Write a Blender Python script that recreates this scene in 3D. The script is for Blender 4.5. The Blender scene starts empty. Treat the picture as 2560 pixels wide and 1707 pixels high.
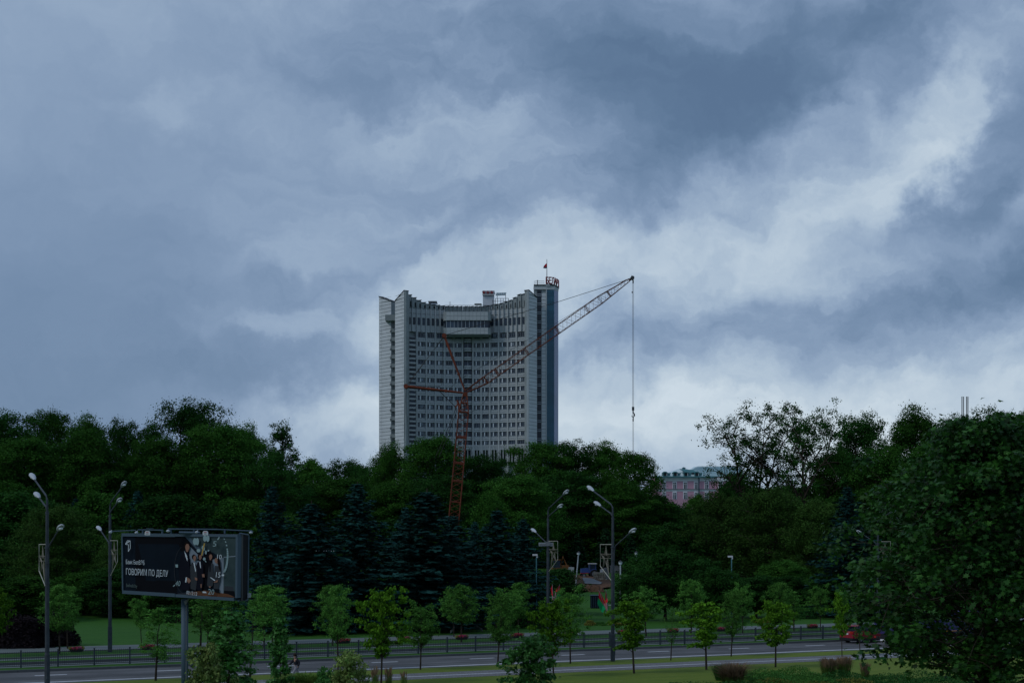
import bpy, math, random
import numpy as np
from mathutils import Vector, Matrix

S = bpy.context.scene
COL = S.collection
# ------------------------------------------------------------------ camera
FP = 3556.0            # focal length of a 50 mm lens in photo pixels (2560 wide)
CH = 8.3               # camera height above the grass
HY = 1361.0            # horizon row in the photo
cam = bpy.data.cameras.new('camera'); camo = bpy.data.objects.new('camera', cam); COL.objects.link(camo)
cam.sensor_width = 36.0; cam.lens = 36.0 * FP / 2560.0
cam.shift_y = (HY - 853.5) / 2560.0
cam.clip_end = 20000; cam.clip_start = 0.5
camo.location = (0, 0, CH); camo.rotation_euler = (math.radians(90), 0, 0)
S.camera = camo

# ------------------------------------------------------------------ world
W = bpy.data.worlds.new('World'); S.world = W; W.use_nodes = True
nt = W.node_tree; N = nt.nodes; L = nt.links; N.clear()
SUN_EL, SUN_AZ = math.radians(42), math.radians(-115)     # azimuth from +Y, clockwise
def nd(t, **k):
    n = N.new(t)
    for a, v in k.items(): setattr(n, a, v)
    return n
def math_n(op, a, b=None, c=None, clamp=False):
    n = nd('ShaderNodeMath', operation=op); n.use_clamp = clamp
    for i, x in enumerate((a, b, c)):
        if x is None: continue
        if isinstance(x, (int, float)): n.inputs[i].default_value = x
        else: L.new(x, n.inputs[i])
    return n.outputs[0]
tc = nd('ShaderNodeTexCoord'); sep = nd('ShaderNodeSeparateXYZ'); L.new(tc.outputs['Generated'], sep.inputs[0])
az = math_n('ARCTAN2', sep.outputs[0], sep.outputs[1]); el = math_n('ARCSINE', sep.outputs[2])
cb = nd('ShaderNodeCombineXYZ'); L.new(az, cb.inputs[0]); L.new(el, cb.inputs[1])
def noise(vec, scale, detail, rough=0.55, dist=0.0, w=None):
    n = nd('ShaderNodeTexNoise'); n.inputs['Scale'].default_value = scale; n.inputs['Detail'].default_value = detail
    n.inputs['Roughness'].default_value = rough; n.inputs['Distortion'].default_value = dist
    L.new(vec, n.inputs['Vector']); return n
def vmath(op, a, b):
    n = nd('ShaderNodeVectorMath', operation=op)
    for i, x in enumerate((a, b)):
        if isinstance(x, tuple): n.inputs[i].default_value = x
        else: L.new(x, n.inputs[i])
    return n.outputs[0]
D = tc.outputs['Generated']
warp1 = vmath('MULTIPLY', vmath('SUBTRACT', noise(D, 5.5, 7, 0.62).outputs['Color'], (.5, .5, .5)), (.20, .13, 0))
warp2 = vmath('MULTIPLY', vmath('SUBTRACT', noise(D, 24, 5, 0.6).outputs['Color'], (.5, .5, .5)), (.045, .04, 0))
P = vmath('ADD', vmath('ADD', cb.outputs[0], warp1), warp2)
def angs(px, py):
    x, y = (px - 1280) / FP, (HY - py) / FP
    return math.atan(x), math.atan(y * math.cos(math.atan(x)))
def blob(px, py, rx, ry, ang, soft, amp):
    a, e = angs(px, py)
    m = nd('ShaderNodeMapping', vector_type='TEXTURE')
    m.inputs['Location'].default_value = (a, e, 0); m.inputs['Rotation'].default_value = (0, 0, math.radians(ang))
    m.inputs['Scale'].default_value = (rx / FP, ry / FP, 1)
    L.new(P, m.inputs['Vector'])
    ln = nd('ShaderNodeVectorMath', operation='LENGTH'); L.new(m.outputs[0], ln.inputs[0])
    r = nd('ShaderNodeMapRange', interpolation_type='SMOOTHSTEP')
    r.inputs['From Min'].default_value = 1 + soft * .8; r.inputs['From Max'].default_value = max(1 - soft, 0)
    r.inputs['To Min'].default_value = 0; r.inputs['To Max'].default_value = amp
    L.new(ln.outputs['Value'], r.inputs['Value']); return r.outputs[0]
BLOBS = [
 # px, py, rx, ry, angle, softness, amount
 (1490, 225, 480, 120, 24, 1, -.17), (1640, 420, 300, 110, 30, 1, -.12), (1150, 60, 500, 120, 8, 1, -.08), (1780, 250, 300, 90, 30, 1, -.07), (2120, 70, 560, 100, 14, 1, -.22), (1230, 150, 460, 130, -4, 1, -.19), (850, 160, 330, 100, -8, 1, -.08),
 (1420, 440, 340, 120, 38, 1, -.24), (1510, 540, 190, 90, 60, 1, -.14), (1750, 345, 230, 90, 35, .9, -.16), (1900, 190, 330, 70, 25, 1, -.12),
 (2430, 365, 220, 85, 42, .55, -.40), (2480, 670, 460, 95, 28, .9, -.30), (2000, 800, 520, 70, 16, .8, -.20),
 (1560, 850, 360, 50, 12, .9, -.13), (40, 930, 560, 330, 0, 1, -.26), (800, 950, 400, 60, 2, .8, -.15), (330, 420, 500, 260, 20, 1, -.08),
 (1190, 400, 520, 170, -18, 1, .13), (930, 300, 260, 110, -20, 1, -.05), (1180, 740, 330, 140, 14, .28, .20), (1010, 830, 430, 120, 40, .35, .11), (1520, 680, 460, 120, 18, 1, .13),
 (1960, 510, 560, 170, 22, .9, .17), (2000, 1020, 900, 200, 3, 1, .36), (2310, 260, 190, 80, 48, 1, .14), (2230, 20, 330, 90, 10, 1, -.08), (2220, 210, 210, 110, 50, 1, -.08), (1950, 1120, 1100, 190, 0, 1, .16), (1250, 1060, 400, 90, 0, 1, .10), (2200, 430, 330, 110, 35, .9, .08),
 (620, 90, 420, 170, 0, 1, .08), (440, 310, 85, 45, 10, .6, .08), (720, 660, 110, 50, 10, .6, .08), (700, 845, 110, 42, 0, .35, .11), (1000, 1040, 420, 80, 4, .8, .20), (2010, 120, 90, 60, 20, .9, .14),
]
acc = None
for b in BLOBS:
    o = blob(*b); acc = o if acc is None else math_n('ADD', acc, o)
# rolling texture of the cloud deck, stretched along its drift
mp = nd('ShaderNodeMapping', vector_type='POINT'); mp.inputs['Rotation'].default_value = (0, 0, math.radians(-24)); mp.inputs['Scale'].default_value = (1, 2.1, 1)
L.new(P, mp.inputs['Vector'])
t1 = noise(mp.outputs[0], 6.0, 9, .58, .5).outputs['Fac']
t2 = noise(mp.outputs[0], 22, 7, .6, .3).outputs['Fac']
right = nd('ShaderNodeMapRange', interpolation_type='SMOOTHSTEP'); L.new(az, right.inputs['Value'])
right.inputs['From Min'].default_value = -.33; right.inputs['From Max'].default_value = .02
right.inputs['To Min'].default_value = .22; right.inputs['To Max'].default_value = 1
d1 = math_n('MULTIPLY', math_n('MULTIPLY', math_n('SUBTRACT', t1, .5), .92), right.outputs[0])
d2 = math_n('MULTIPLY', math_n('MULTIPLY', math_n('SUBTRACT', t2, .5), .34), right.outputs[0])
B = math_n('MULTIPLY_ADD', math_n('ADD', math_n('ADD', acc, d1), d2), .8, .50, clamp=True)
ramp = nd('ShaderNodeValToRGB'); ramp.color_ramp.interpolation = 'B_SPLINE'
E = ramp.color_ramp.elements
E[0].position = 0; E[0].color = (.098, .165, .28, 1)
E[1].position = 1; E[1].color = (.64, .735, .82, 1)
for p, c in ((.13, (.114, .190, .31)), (.29, (.156, .240, .377)), (.485, (.250, .347, .505)), (.67, (.395, .505, .638)), (.87, (.565, .665, .755))):
    e = E.new(p); e.color = (*c, 1)
L.new(B, ramp.inputs[0])
sky = nd('ShaderNodeTexSky', sky_type='NISHITA'); sky.sun_disc = False; sky.sun_elevation = SUN_EL; sky.sun_rotation = SUN_AZ
bg1 = nd('ShaderNodeBackground'); L.new(sky.outputs[0], bg1.inputs[0]); bg1.inputs[1].default_value = .08
bg2 = nd('ShaderNodeBackground'); L.new(ramp.outputs[0], bg2.inputs[0]); bg2.inputs[1].default_value = 1.0
mx = nd('ShaderNodeMixShader'); mx.inputs[0].default_value = .94
L.new(bg1.outputs[0], mx.inputs[1]); L.new(bg2.outputs[0], mx.inputs[2])
out = nd('ShaderNodeOutputWorld'); L.new(mx.outputs[0], out.inputs[0])
W.cycles.sampling_method = 'MANUAL'; W.cycles.sample_map_resolution = 512
sun = bpy.data.lights.new('sun', 'SUN'); sun.energy = .9; sun.angle = math.radians(14); sun.color = (1, .96, .9)
suno = bpy.data.objects.new('sun', sun); COL.objects.link(suno)
sd = Vector((math.sin(SUN_AZ) * math.cos(SUN_EL), math.cos(SUN_AZ) * math.cos(SUN_EL), math.sin(SUN_EL)))
suno.rotation_euler = sd.to_track_quat('Z', 'Y').to_euler(); suno.location = (0, -20, 60)
S.view_settings.view_transform = 'Standard'; S.view_settings.look = 'None'; S.view_settings.exposure = 0; S.view_settings.gamma = 1
try: S.view_settings.use_curve_mapping = False
except Exception: pass
S.render.engine = 'CYCLES'
S.cycles.max_bounces = 4; S.cycles.diffuse_bounces = 2; S.cycles.glossy_bounces = 2; S.cycles.transmission_bounces = 2
S.cycles.caustics_reflective = False; S.cycles.caustics_refractive = False

# ------------------------------------------------------------------ materials
def mat(name, col, rough=.7, spec=.3, metal=0, var=.0, vscale=3.0, col2=None, bump=0, bscale=20, obj_var=0, translucent=0, isl=0, coords='Object', emit=None):
    m = bpy.data.materials.new(name); m.use_nodes = True
    t = m.node_tree; n = t.nodes; l = t.links; p = n['Principled BSDF']
    p.inputs['Roughness'].default_value = rough; p.inputs['Specular IOR Level'].default_value = spec; p.inputs['Metallic'].default_value = metal
    c4 = (*col, 1); src = None
    if var or col2 or obj_var or isl:
        tcn = n.new('ShaderNodeTexCoord'); no = n.new('ShaderNodeTexNoise'); no.inputs['Scale'].default_value = vscale; no.inputs['Detail'].default_value = 5
        l.new(tcn.outputs[coords], no.inputs['Vector'])
        mixc = n.new('ShaderNodeMix'); mixc.data_type = 'RGBA'
        cr = n.new('ShaderNodeMapRange'); cr.inputs['From Min'].default_value = .3; cr.inputs['From Max'].default_value = .7
        l.new(no.outputs['Fac'], cr.inputs['Value']); l.new(cr.outputs[0], mixc.inputs[0])
        b = col2 if col2 else tuple(x * (1 + var) for x in col)
        a = col if col2 else tuple(x * (1 - var) for x in col)
        mixc.inputs[6].default_value = (*a, 1); mixc.inputs[7].default_value = (*b, 1)
        src = mixc.outputs[2]
        if isl or obj_var:
            hsv = n.new('ShaderNodeHueSaturation'); l.new(src, hsv.inputs['Color'])
            terms = []
            if isl:
                g = n.new('ShaderNodeNewGeometry'); mr = n.new('ShaderNodeMapRange'); l.new(g.outputs['Random Per Island'], mr.inputs['Value'])
                mr.inputs['To Min'].default_value = 1 - isl; mr.inputs['To Max'].default_value = 1 + isl; terms.append(mr.outputs[0])
            if obj_var:
                oi = n.new('ShaderNodeObjectInfo'); mr = n.new('ShaderNodeMapRange'); l.new(oi.outputs['Random'], mr.inputs['Value'])
                mr.inputs['To Min'].default_value = 1 - obj_var; mr.inputs['To Max'].default_value = 1 + obj_var; terms.append(mr.outputs[0])
            v = terms[0]
            if len(terms) > 1:
                mm = n.new('ShaderNodeMath'); mm.operation = 'MULTIPLY'; l.new(terms[0], mm.inputs[0]); l.new(terms[1], mm.inputs[1]); v = mm.outputs[0]
            l.new(v, hsv.inputs['Value']); src = hsv.outputs[0]
        l.new(src, p.inputs['Base Color'])
    else:
        p.inputs['Base Color'].default_value = c4
    if bump:
        tcn = n.new('ShaderNodeTexCoord'); no = n.new('ShaderNodeTexNoise'); no.inputs['Scale'].default_value = bscale; no.inputs['Detail'].default_value = 6
        l.new(tcn.outputs['Object'], no.inputs['Vector']); bu = n.new('ShaderNodeBump'); bu.inputs['Strength'].default_value = bump; bu.inputs['Distance'].default_value = .05
        l.new(no.outputs['Fac'], bu.inputs['Height']); l.new(bu.outputs[0], p.inputs['Normal'])
    if translucent:
        tr = n.new('ShaderNodeBsdfTranslucent'); mxs = n.new('ShaderNodeMixShader'); mxs.inputs[0].default_value = translucent
        if src: l.new(src, tr.inputs['Color'])
        else: tr.inputs['Color'].default_value = c4
        o = n['Material Output']; l.new(p.outputs[0], mxs.inputs[1]); l.new(tr.outputs[0], mxs.inputs[2]); l.new(mxs.outputs[0], o.inputs[0])
    m.diffuse_color = c4
    return m
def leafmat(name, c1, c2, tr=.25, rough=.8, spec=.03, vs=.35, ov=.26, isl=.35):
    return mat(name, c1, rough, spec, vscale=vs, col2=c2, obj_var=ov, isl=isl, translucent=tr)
M = dict(
 concrete=mat('concrete', (.40, .44, .465), .75, .2, var=.10, vscale=.25),
 concrete_d=mat('weathered_concrete', (.26, .30, .315), .8, .15, var=.15, vscale=.4),
 panel=mat('facing_panel', (.50, .54, .58), .6, .2, var=.06, vscale=.3, obj_var=.06),
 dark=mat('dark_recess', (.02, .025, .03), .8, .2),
 glass=mat('window_glass', (.010, .020, .038), .3, .35, vscale=.3, col2=(.03, .05, .08), obj_var=.5),
 teal=mat('teal_glass', (.014, .09, .15), .25, .45, var=.2, vscale=.15),
 violet=mat('violet_glass', (.06, .10, .24), .25, .45, var=.2, vscale=.15),
 curtain=mat('curtained_glass', (.10, .135, .18), .4, .3, vscale=1.5, col2=(.16, .20, .25), obj_var=.4),
 frame=mat('window_frame', (.36, .42, .48), .5, .3),
 steel=mat('grey_steel', (.14, .155, .17), .5, .4, var=.15, vscale=3),
 dsteel=mat('dark_steel', (.035, .04, .045), .5, .4),
 cable=mat('steel_cable', (.02, .02, .02), .6, .3),
 red=mat('crane_red', (.19, .042, .020), .6, .2, col2=(.11, .030, .016), vscale=1.2),
 brown=mat('crane_brown', (.17, .048, .022), .7, .1, col2=(.10, .030, .016), vscale=1.2),
 signred=mat('sign_red', (.20, .010, .016), .4, .4),
 pole=mat('lamp_pole_grey', (.05, .064, .078), .6, .2, col2=(.028, .036, .046), vscale=2.5),
 lamp=mat('lamp_head_grey', (.38, .42, .47), .5, .3),
 lens=mat('lamp_lens', (.60, .66, .72), .25, .5),
 pinkw=mat('pink_plaster', (.50, .29, .39), .85, .15, var=.06, vscale=.3),
 white=mat('white_plaster', (.66, .69, .76), .8, .2, var=.06, vscale=.5),
 roof=mat('green_metal_roof', (.06, .19, .22), .5, .4, var=.15, vscale=.5),
 rooflight=mat('pale_metal_sheet', (.55, .68, .72), .4, .5, var=.08, vscale=.5),
 bark=mat('bark', (.035, .028, .022), .9, .15, var=.4, vscale=3, bump=.3, bscale=12),
 barkg=mat('pale_bark', (.08, .075, .06), .9, .15, var=.4, vscale=3),
 wirew=mat('white_wire_frame', (.38, .38, .32), .6, .3),
 wire=mat('star_wire', (.20, .19, .15), .6, .3),
 flagr=mat('flag_red', (.62, .015, .035), .8, .1, translucent=.2, var=.05), flagg=mat('flag_green', (.008, .34, .12), .8, .1, translucent=.2, var=.05),
 flagw=mat('flag_ornament', (.5, .4, .4), .8, .1),
 asphalt=mat('asphalt', (.095, .098, .115), .8, .15, col2=(.066, .068, .08), vscale=.35, bump=.2, bscale=30),
 kerb=mat('kerb_stone', (.10, .105, .11), .85, .2, var=.15, vscale=1.5),
 line=mat('road_paint', (.42, .44, .48), .7, .3, var=.15, vscale=4),
 tilepath=mat('pale_pavement', (.115, .14, .145), .8, .2, var=.08, vscale=.6),
 soil=mat('brown_soil', (.10, .055, .035), .95, .1, var=.3, vscale=1.5, bump=.5, bscale=6),
 slab=mat('concrete_slab', (.15, .165, .18), .85, .2, var=.1, vscale=1.5),
 stone=mat('rubble_stone', (.28, .25, .2), .9, .15, var=.3, vscale=1.5, isl=.25, obj_var=.05),
 blue=mat('blue_paint', (.03, .07, .25), .4, .4), bluegrey=mat('bluegrey_paint', (.05, .085, .12), .6, .2),
 orange=mat('orange_paint', (.16, .065, .015), .5, .4), rubber=mat('black_rubber', (.012, .012, .013), .8, .2),
 carred=mat('car_red', (.26, .018, .035), .25, .5), purple=mat('truck_purple', (.035, .03, .13), .35, .4),
 carwhite=mat('white_paint', (.6, .62, .65), .3, .5), amber=mat('amber_stripe', (.6, .25, .03), .5, .3),
 tail=mat('tail_lamp', (.35, .02, .01), .3, .5), black=mat('black_plastic', (.012, .013, .016), .5, .4),
 postn=mat('poster_navy', (.003, .008, .016), .7, .08, var=.1), post_black=mat('poster_black', (.002, .003, .006), .7, .08),
 post_sky=mat('poster_teal', (.022, .04, .046), .7, .08, col2=(.045, .072, .078), vscale=1.2), post_pale=mat('poster_pale', (.16, .20, .25), .7, .08),
 post_white=mat('poster_white', (.48, .55, .62), .7, .08), post_grey=mat('poster_grey', (.03, .036, .045), .7, .08), post_suit=mat('poster_suit', (.004, .005, .012), .7, .08),
 post_skin=mat('poster_skin', (.22, .12, .09), .7, .08), post_table=mat('poster_table', (.10, .045, .025), .7, .08, var=.2, vscale=3), post_num=mat('poster_digits', (.22, .32, .35), .7, .08),
 post_teal=mat('poster_website', (.09, .13, .13), .7, .08), post_gold=mat('poster_gold', (.35, .24, .06), .7, .08), post_hair=mat('poster_hair', (.006, .004, .004), .7, .08),
 skin=mat('skin', (.35, .2, .14), .6, .3), jacket=mat('dark_jacket', (.015, .017, .025), .8, .2), trousers=mat('pale_trousers', (.22, .22, .25), .8, .2), hair=mat('hair', (.02, .012, .008), .7, .2),
 figure=mat('garden_figure', (.13, .15, .14), .7, .3),
 # leaves
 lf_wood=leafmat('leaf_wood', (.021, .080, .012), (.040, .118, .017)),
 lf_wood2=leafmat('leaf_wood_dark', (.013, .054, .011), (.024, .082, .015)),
 lf_willow=leafmat('leaf_willow', (.027, .070, .014), (.044, .100, .020)),
 lf_spruce=leafmat('needles_blue', (.007, .036, .032), (.018, .068, .062), tr=.05, vs=.8, ov=.2),
 lf_thuja=leafmat('needles_dark', (.008, .034, .014), (.014, .046, .018), tr=.05),
 lf_ash=leafmat('leaf_ash', (.044, .145, .024), (.09, .23, .042), vs=1.5),
 lf_maple=leafmat('leaf_young_maple', (.050, .145, .011), (.10, .23, .018), vs=1.5),
 lf_lime=leafmat('leaf_big_maple', (.006, .036, .008), (.030, .100, .014), vs=1.2, tr=.3, rough=.5, spec=.15, isl=.6),
 lf_sap=leafmat('leaf_sapling', (.022, .10, .018), (.05, .16, .03), vs=1.5, rough=.5, spec=.15, isl=.5),
 lf_var=leafmat('leaf_variegated', (.08, .17, .035), (.24, .30, .10), vs=3),
 lf_purple=leafmat('leaf_purple', (.014, .010, .013), (.02, .016, .018), tr=.05),
 lf_hedge=leafmat('leaf_hedge', (.012, .058, .014), (.026, .085, .02), tr=.1),
 lf_bed=leafmat('leaf_bed', (.03, .11, .022), (.055, .15, .03), vs=1),
 lf_yellow=leafmat('leaf_yellowish', (.13, .14, .03), (.19, .18, .04), vs=2),
 plume=leafmat('grass_plume', (.19, .13, .08), (.26, .18, .11), vs=2, tr=.3), blade=leafmat('grass_blade', (.07, .15, .03), (.12, .19, .04), vs=2, tr=.3),
 fl_red=mat('flower_crimson', (.25, .008, .03), .7, .2, col2=(.38, .02, .08), vscale=9, isl=.4), fl_mag=mat('flower_magenta', (.30, .015, .16), .7, .2, col2=(.4, .06, .1), vscale=9, isl=.4),
)
def asphalt_mat():
    m = mat('asphalt_road', (.08, .08, .09), .8, .15, bump=.25, bscale=35); t = m.node_tree; n = t.nodes; l = t.links; p = n['Principled BSDF']; tcn = n.new('ShaderNodeTexCoord')
    outs = []
    for sc, ns, det in (((.04, 1.1, 1), 1.0, 4), ((.35, .5, 1), .8, 6), ((1, 1, 1), 9, 3)):
        mp_ = n.new('ShaderNodeMapping'); mp_.inputs['Scale'].default_value = sc; l.new(tcn.outputs['Object'], mp_.inputs[0]); no = n.new('ShaderNodeTexNoise'); no.inputs['Scale'].default_value = ns; no.inputs['Detail'].default_value = det; l.new(mp_.outputs[0], no.inputs['Vector']); outs.append(no.outputs['Fac'])
    a = n.new('ShaderNodeMath'); a.operation = 'MULTIPLY'; l.new(outs[0], a.inputs[0]); l.new(outs[1], a.inputs[1]); b = n.new('ShaderNodeMath'); b.operation = 'MULTIPLY_ADD'; l.new(outs[2], b.inputs[0]); b.inputs[1].default_value = .12; l.new(a.outputs[0], b.inputs[2])
    r = n.new('ShaderNodeValToRGB'); r.color_ramp.elements[0].position = .2; r.color_ramp.elements[0].color = (.055, .058, .063, 1); r.color_ramp.elements[1].position = .46; r.color_ramp.elements[1].color = (.120, .124, .134, 1); l.new(b.outputs[0], r.inputs[0]); l.new(r.outputs[0], p.inputs['Base Color']); return m
M['asphalt'] = asphalt_mat()
M['wood_bark'] = M['bark']
# brick sidewalk
def paving_mat():
    m = mat('paving_blocks', (.17, .18, .195), .85, .25); t = m.node_tree; n = t.nodes; l = t.links; p = n['Principled BSDF']
    tcn = n.new('ShaderNodeTexCoord'); br = n.new('ShaderNodeTexBrick'); l.new(tcn.outputs['Object'], br.inputs['Vector'])
    br.inputs['Scale'].default_value = 1; br.inputs['Brick Width'].default_value = .22; br.inputs['Row Height'].default_value = .5; br.offset = 0
    br.inputs['Mortar Size'].default_value = .028; br.inputs['Color1'].default_value = (.14, .145, .16, 1); br.inputs['Color2'].default_value = (.19, .195, .21, 1); br.inputs['Mortar'].default_value = (.05, .055, .06, 1)
    l.new(br.outputs['Color'], p.inputs['Base Color']); return m
M['paving'] = paving_mat()
def grass_mat(name, a, b, c, stripe=0):
    m = mat(name, a, .9, .12); t = m.node_tree; n = t.nodes; l = t.links; p = n['Principled BSDF']
    tcn = n.new('ShaderNodeTexCoord'); n1 = n.new('ShaderNodeTexNoise'); n2 = n.new('ShaderNodeTexNoise')
    mp_ = n.new('ShaderNodeMapping'); mp_.inputs['Rotation'].default_value = (0, 0, math.radians(-26)); mp_.inputs['Scale'].default_value = (.35, 1.6, 1); l.new(tcn.outputs['Object'], mp_.inputs[0])
    l.new(mp_.outputs[0], n1.inputs['Vector']); l.new(tcn.outputs['Object'], n2.inputs['Vector'])
    n1.inputs['Scale'].default_value = .5; n1.inputs['Detail'].default_value = 8; n1.inputs['Roughness'].default_value = .65; n2.inputs['Scale'].default_value = 5; n2.inputs['Detail'].default_value = 6; n2.inputs['Roughness'].default_value = .7
    m1 = n.new('ShaderNodeMix'); m1.data_type = 'RGBA'; m1.inputs[6].default_value = (*a, 1); m1.inputs[7].default_value = (*b, 1)
    r1 = n.new('ShaderNodeMapRange'); r1.inputs['From Min'].default_value = .35; r1.inputs['From Max'].default_value = .65; l.new(n1.outputs['Fac'], r1.inputs['Value']); l.new(r1.outputs[0], m1.inputs[0])
    m2 = n.new('ShaderNodeMix'); m2.data_type = 'RGBA'; l.new(m1.outputs[2], m2.inputs[6]); m2.inputs[7].default_value = (*c, 1)
    r2 = n.new('ShaderNodeMapRange'); r2.inputs['From Min'].default_value = .45; r2.inputs['From Max'].default_value = .8; r2.inputs['To Max'].default_value = .7; l.new(n2.outputs['Fac'], r2.inputs['Value']); l.new(r2.outputs[0], m2.inputs[0])
    l.new(m2.outputs[2], p.inputs['Base Color'])
    bu = n.new('ShaderNodeBump'); bu.inputs['Strength'].default_value = .8; bu.inputs['Distance'].default_value = .08
    l.new(n2.outputs['Fac'], bu.inputs['Height']); l.new(bu.outputs[0], p.inputs['Normal']); return m
M['grass'] = grass_mat('lawn_grass', (.022, .088, .011), (.036, .114, .015), (.015, .060, .008))
M['dgrass'] = grass_mat('dry_lawn_grass', (.092, .145, .020), (.128, .172, .026), (.062, .098, .014))

# ------------------------------------------------------------------ mesh helpers
def link(name, me, parent=None, loc=(0, 0, 0), rz=0):
    o = bpy.data.objects.new(name, me); COL.objects.link(o); o.location = loc; o.rotation_euler = (0, 0, rz)
    if parent: o.parent = parent
    return o
def tag(o, label=None, cat=None, group=None, kind=None):
    if label: o['label'] = label
    if cat: o['category'] = cat
    if group: o['group'] = group
    if kind: o['kind'] = kind
    return o
def thing(name, label, cat, loc=(0, 0, 0), rz=0, group=None):
    return tag(link(name, None, None, loc, rz), label, cat, group)
class MB:
    def __init__(s): s.v = []; s.f = []; s.m = []
    def add(s, vs, fs, mi=0):
        b = len(s.v); s.v.extend([tuple(x) for x in vs]); s.f.extend([tuple(b + i for i in f) for f in fs]); s.m.extend([mi] * len(fs)); return s
    def box(s, x0, x1, y0, y1, z0, z1, mi=0):
        return s.add([(x0, y0, z0), (x1, y0, z0), (x1, y1, z0), (x0, y1, z0), (x0, y0, z1), (x1, y0, z1), (x1, y1, z1), (x0, y1, z1)],
                     [(0, 3, 2, 1), (4, 5, 6, 7), (0, 1, 5, 4), (1, 2, 6, 5), (2, 3, 7, 6), (3, 0, 4, 7)], mi)
    def tube(s, pts, rad, n=6, mi=0, cap=True):
        pts = [Vector(p) for p in pts]; k = len(pts)
        if isinstance(rad, (int, float)): rad = [rad] * k
        vs = []
        for i, p in enumerate(pts):
            t = (pts[min(i + 1, k - 1)] - pts[max(i - 1, 0)]).normalized()
            a = t.cross(Vector((0, 0, 1)) if abs(t.z) < .9 else Vector((1, 0, 0))).normalized(); b = t.cross(a)
            for j in range(n):
                w = 2 * math.pi * j / n; vs.append(p + (a * math.cos(w) + b * math.sin(w)) * rad[i])
        fs = [(i * n + j, i * n + (j + 1) % n, (i + 1) * n + (j + 1) % n, (i + 1) * n + j) for i in range(k - 1) for j in range(n)]
        if cap: fs += [tuple(range(n))[::-1], tuple((k - 1) * n + j for j in range(n))]
        return s.add(vs, fs, mi)
    def prism(s, poly, d, mi=0):                       # poly: 3D loop, d: extrusion vector
        n = len(poly); d = Vector(d); a = [Vector(p) for p in poly]; b = [p + d for p in a]
        return s.add(a + b, [tuple(range(n)), tuple(range(2 * n - 1, n - 1, -1))] + [(i, (i + 1) % n, n + (i + 1) % n, n + i)[::-1] for i in range(n)], mi)
    def ell(s, c, r, n=10, m=6, mi=0):
        vs = [(c[0] + r[0] * math.sin(math.pi * i / m) * math.cos(2 * math.pi * j / n), c[1] + r[1] * math.sin(math.pi * i / m) * math.sin(2 * math.pi * j / n), c[2] + r[2] * math.cos(math.pi * i / m)) for i in range(m + 1) for j in range(n)]
        return s.add(vs, [(i * n + j, (i + 1) * n + j, (i + 1) * n + (j + 1) % n, i * n + (j + 1) % n) for i in range(m) for j in range(n)], mi)
    def mesh(s, name, mats, smooth=False):
        me = bpy.data.meshes.new(name); me.from_pydata(s.v, [], s.f)
        for m_ in (mats if isinstance(mats, (list, tuple)) else [mats]): me.materials.append(m_)
        me.polygons.foreach_set('material_index', s.m)
        if smooth: me.polygons.foreach_set('use_smooth', [True] * len(s.f))
        me.update(); return me
    def obj(s, name, mats, parent=None, loc=(0, 0, 0), rz=0, smooth=False):
        return link(name, s.mesh(name, mats, smooth), parent, loc, rz)
def npmesh(name, v, f, mats, mi=None):                 # f: (n,k) array
    me = bpy.data.meshes.new(name); v = np.asarray(v, dtype=np.float32); f = np.asarray(f, dtype=np.int32); n, k = f.shape
    me.vertices.add(len(v)); me.vertices.foreach_set('co', v.ravel()); me.loops.add(n * k); me.loops.foreach_set('vertex_index', f.ravel())
    me.polygons.add(n); me.polygons.foreach_set('loop_start', np.arange(0, n * k, k, dtype=np.int32))
    for m_ in mats: me.materials.append(m_)
    if mi is not None: me.polygons.foreach_set('material_index', np.asarray(mi, dtype=np.int32))
    me.update(calc_edges=True); return me
def copy_tree(o, parent=None):
    c = o.copy(); COL.objects.link(c)
    if parent: c.parent = parent
    for ch in list(o.children): copy_tree(ch, c)
    return c
# ------------------------------------------------------------------ from pixels to places
DX, DY = .8981, .4397                                  # road direction; across it (-DY, DX)
ROT = math.atan2(DY, DX)
def uv(u, v, z=0): return (u * DX - v * DY, u * DY + v * DX, z)
def to_uv(x, y): return (x * DX + y * DY, -x * DY + y * DX)
def gz(x, y):
    v = to_uv(x, y)[1]
    if v < 90.1: return -.13
    if v < 103.6: return 0.0
    t = max(0, v - 145)
    return .16 + min(.036 * t * t / (t + 12) if t else 0, 9.6)
def ray(px, py, Z): return ((px - 1280) * Z / FP, Z, CH - (py - HY) * Z / FP)
def zat(py, Z): return CH - (py - HY) * Z / FP
def ground(px, py):
    Z = 40.0
    for _ in range(2000):
        x, y, z = ray(px, py, Z)
        if z <= gz(x, y) + 1e-3: break
        Z += .25
    return x, y, gz(x, y)
def at(px, Z):
    x = (px - 1280) * Z / FP; return x, Z, gz(x, Z)
# ================================================================== SETTING
def strip(name, v0, v1, z, m, u0=-260, u1=700, step=20, label=None):
    vs, fs = [], []; n = int((u1 - u0) / step)
    for i in range(n + 1):
        u = u0 + i * step; vs += [(u, v0, z), (u, v1, z)]
    fs = [(2 * i, 2 * i + 2, 2 * i + 3, 2 * i + 1) for i in range(n)]
    me = bpy.data.meshes.new(name); me.from_pydata(vs, [], fs); me.materials.append(m); me.update()
    o = link(name, me, None, (0, 0, 0), ROT); tag(o, label, kind='structure'); return o
prof = [(-3000, -.13), (40, -.13), (90.0, -.13), (90.02, -.4), (99.1, -.4), (99.12, 0), (101.0, 0), (101.02, -.3), (103.7, -.3), (103.72, .16), (145, .16)]
for v in list(range(150, 460, 10)) + [600, 1200, 5000]:
    t = v - 145; prof.append((v, .16 + min(.036 * t * t / (t + 12), 9.6)))
us = list(range(-3000, 4001, 250)); vs = []; fs = []; nn = len(prof)
for u in us:
    for v, z in prof: vs.append((u, v, z))
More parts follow.
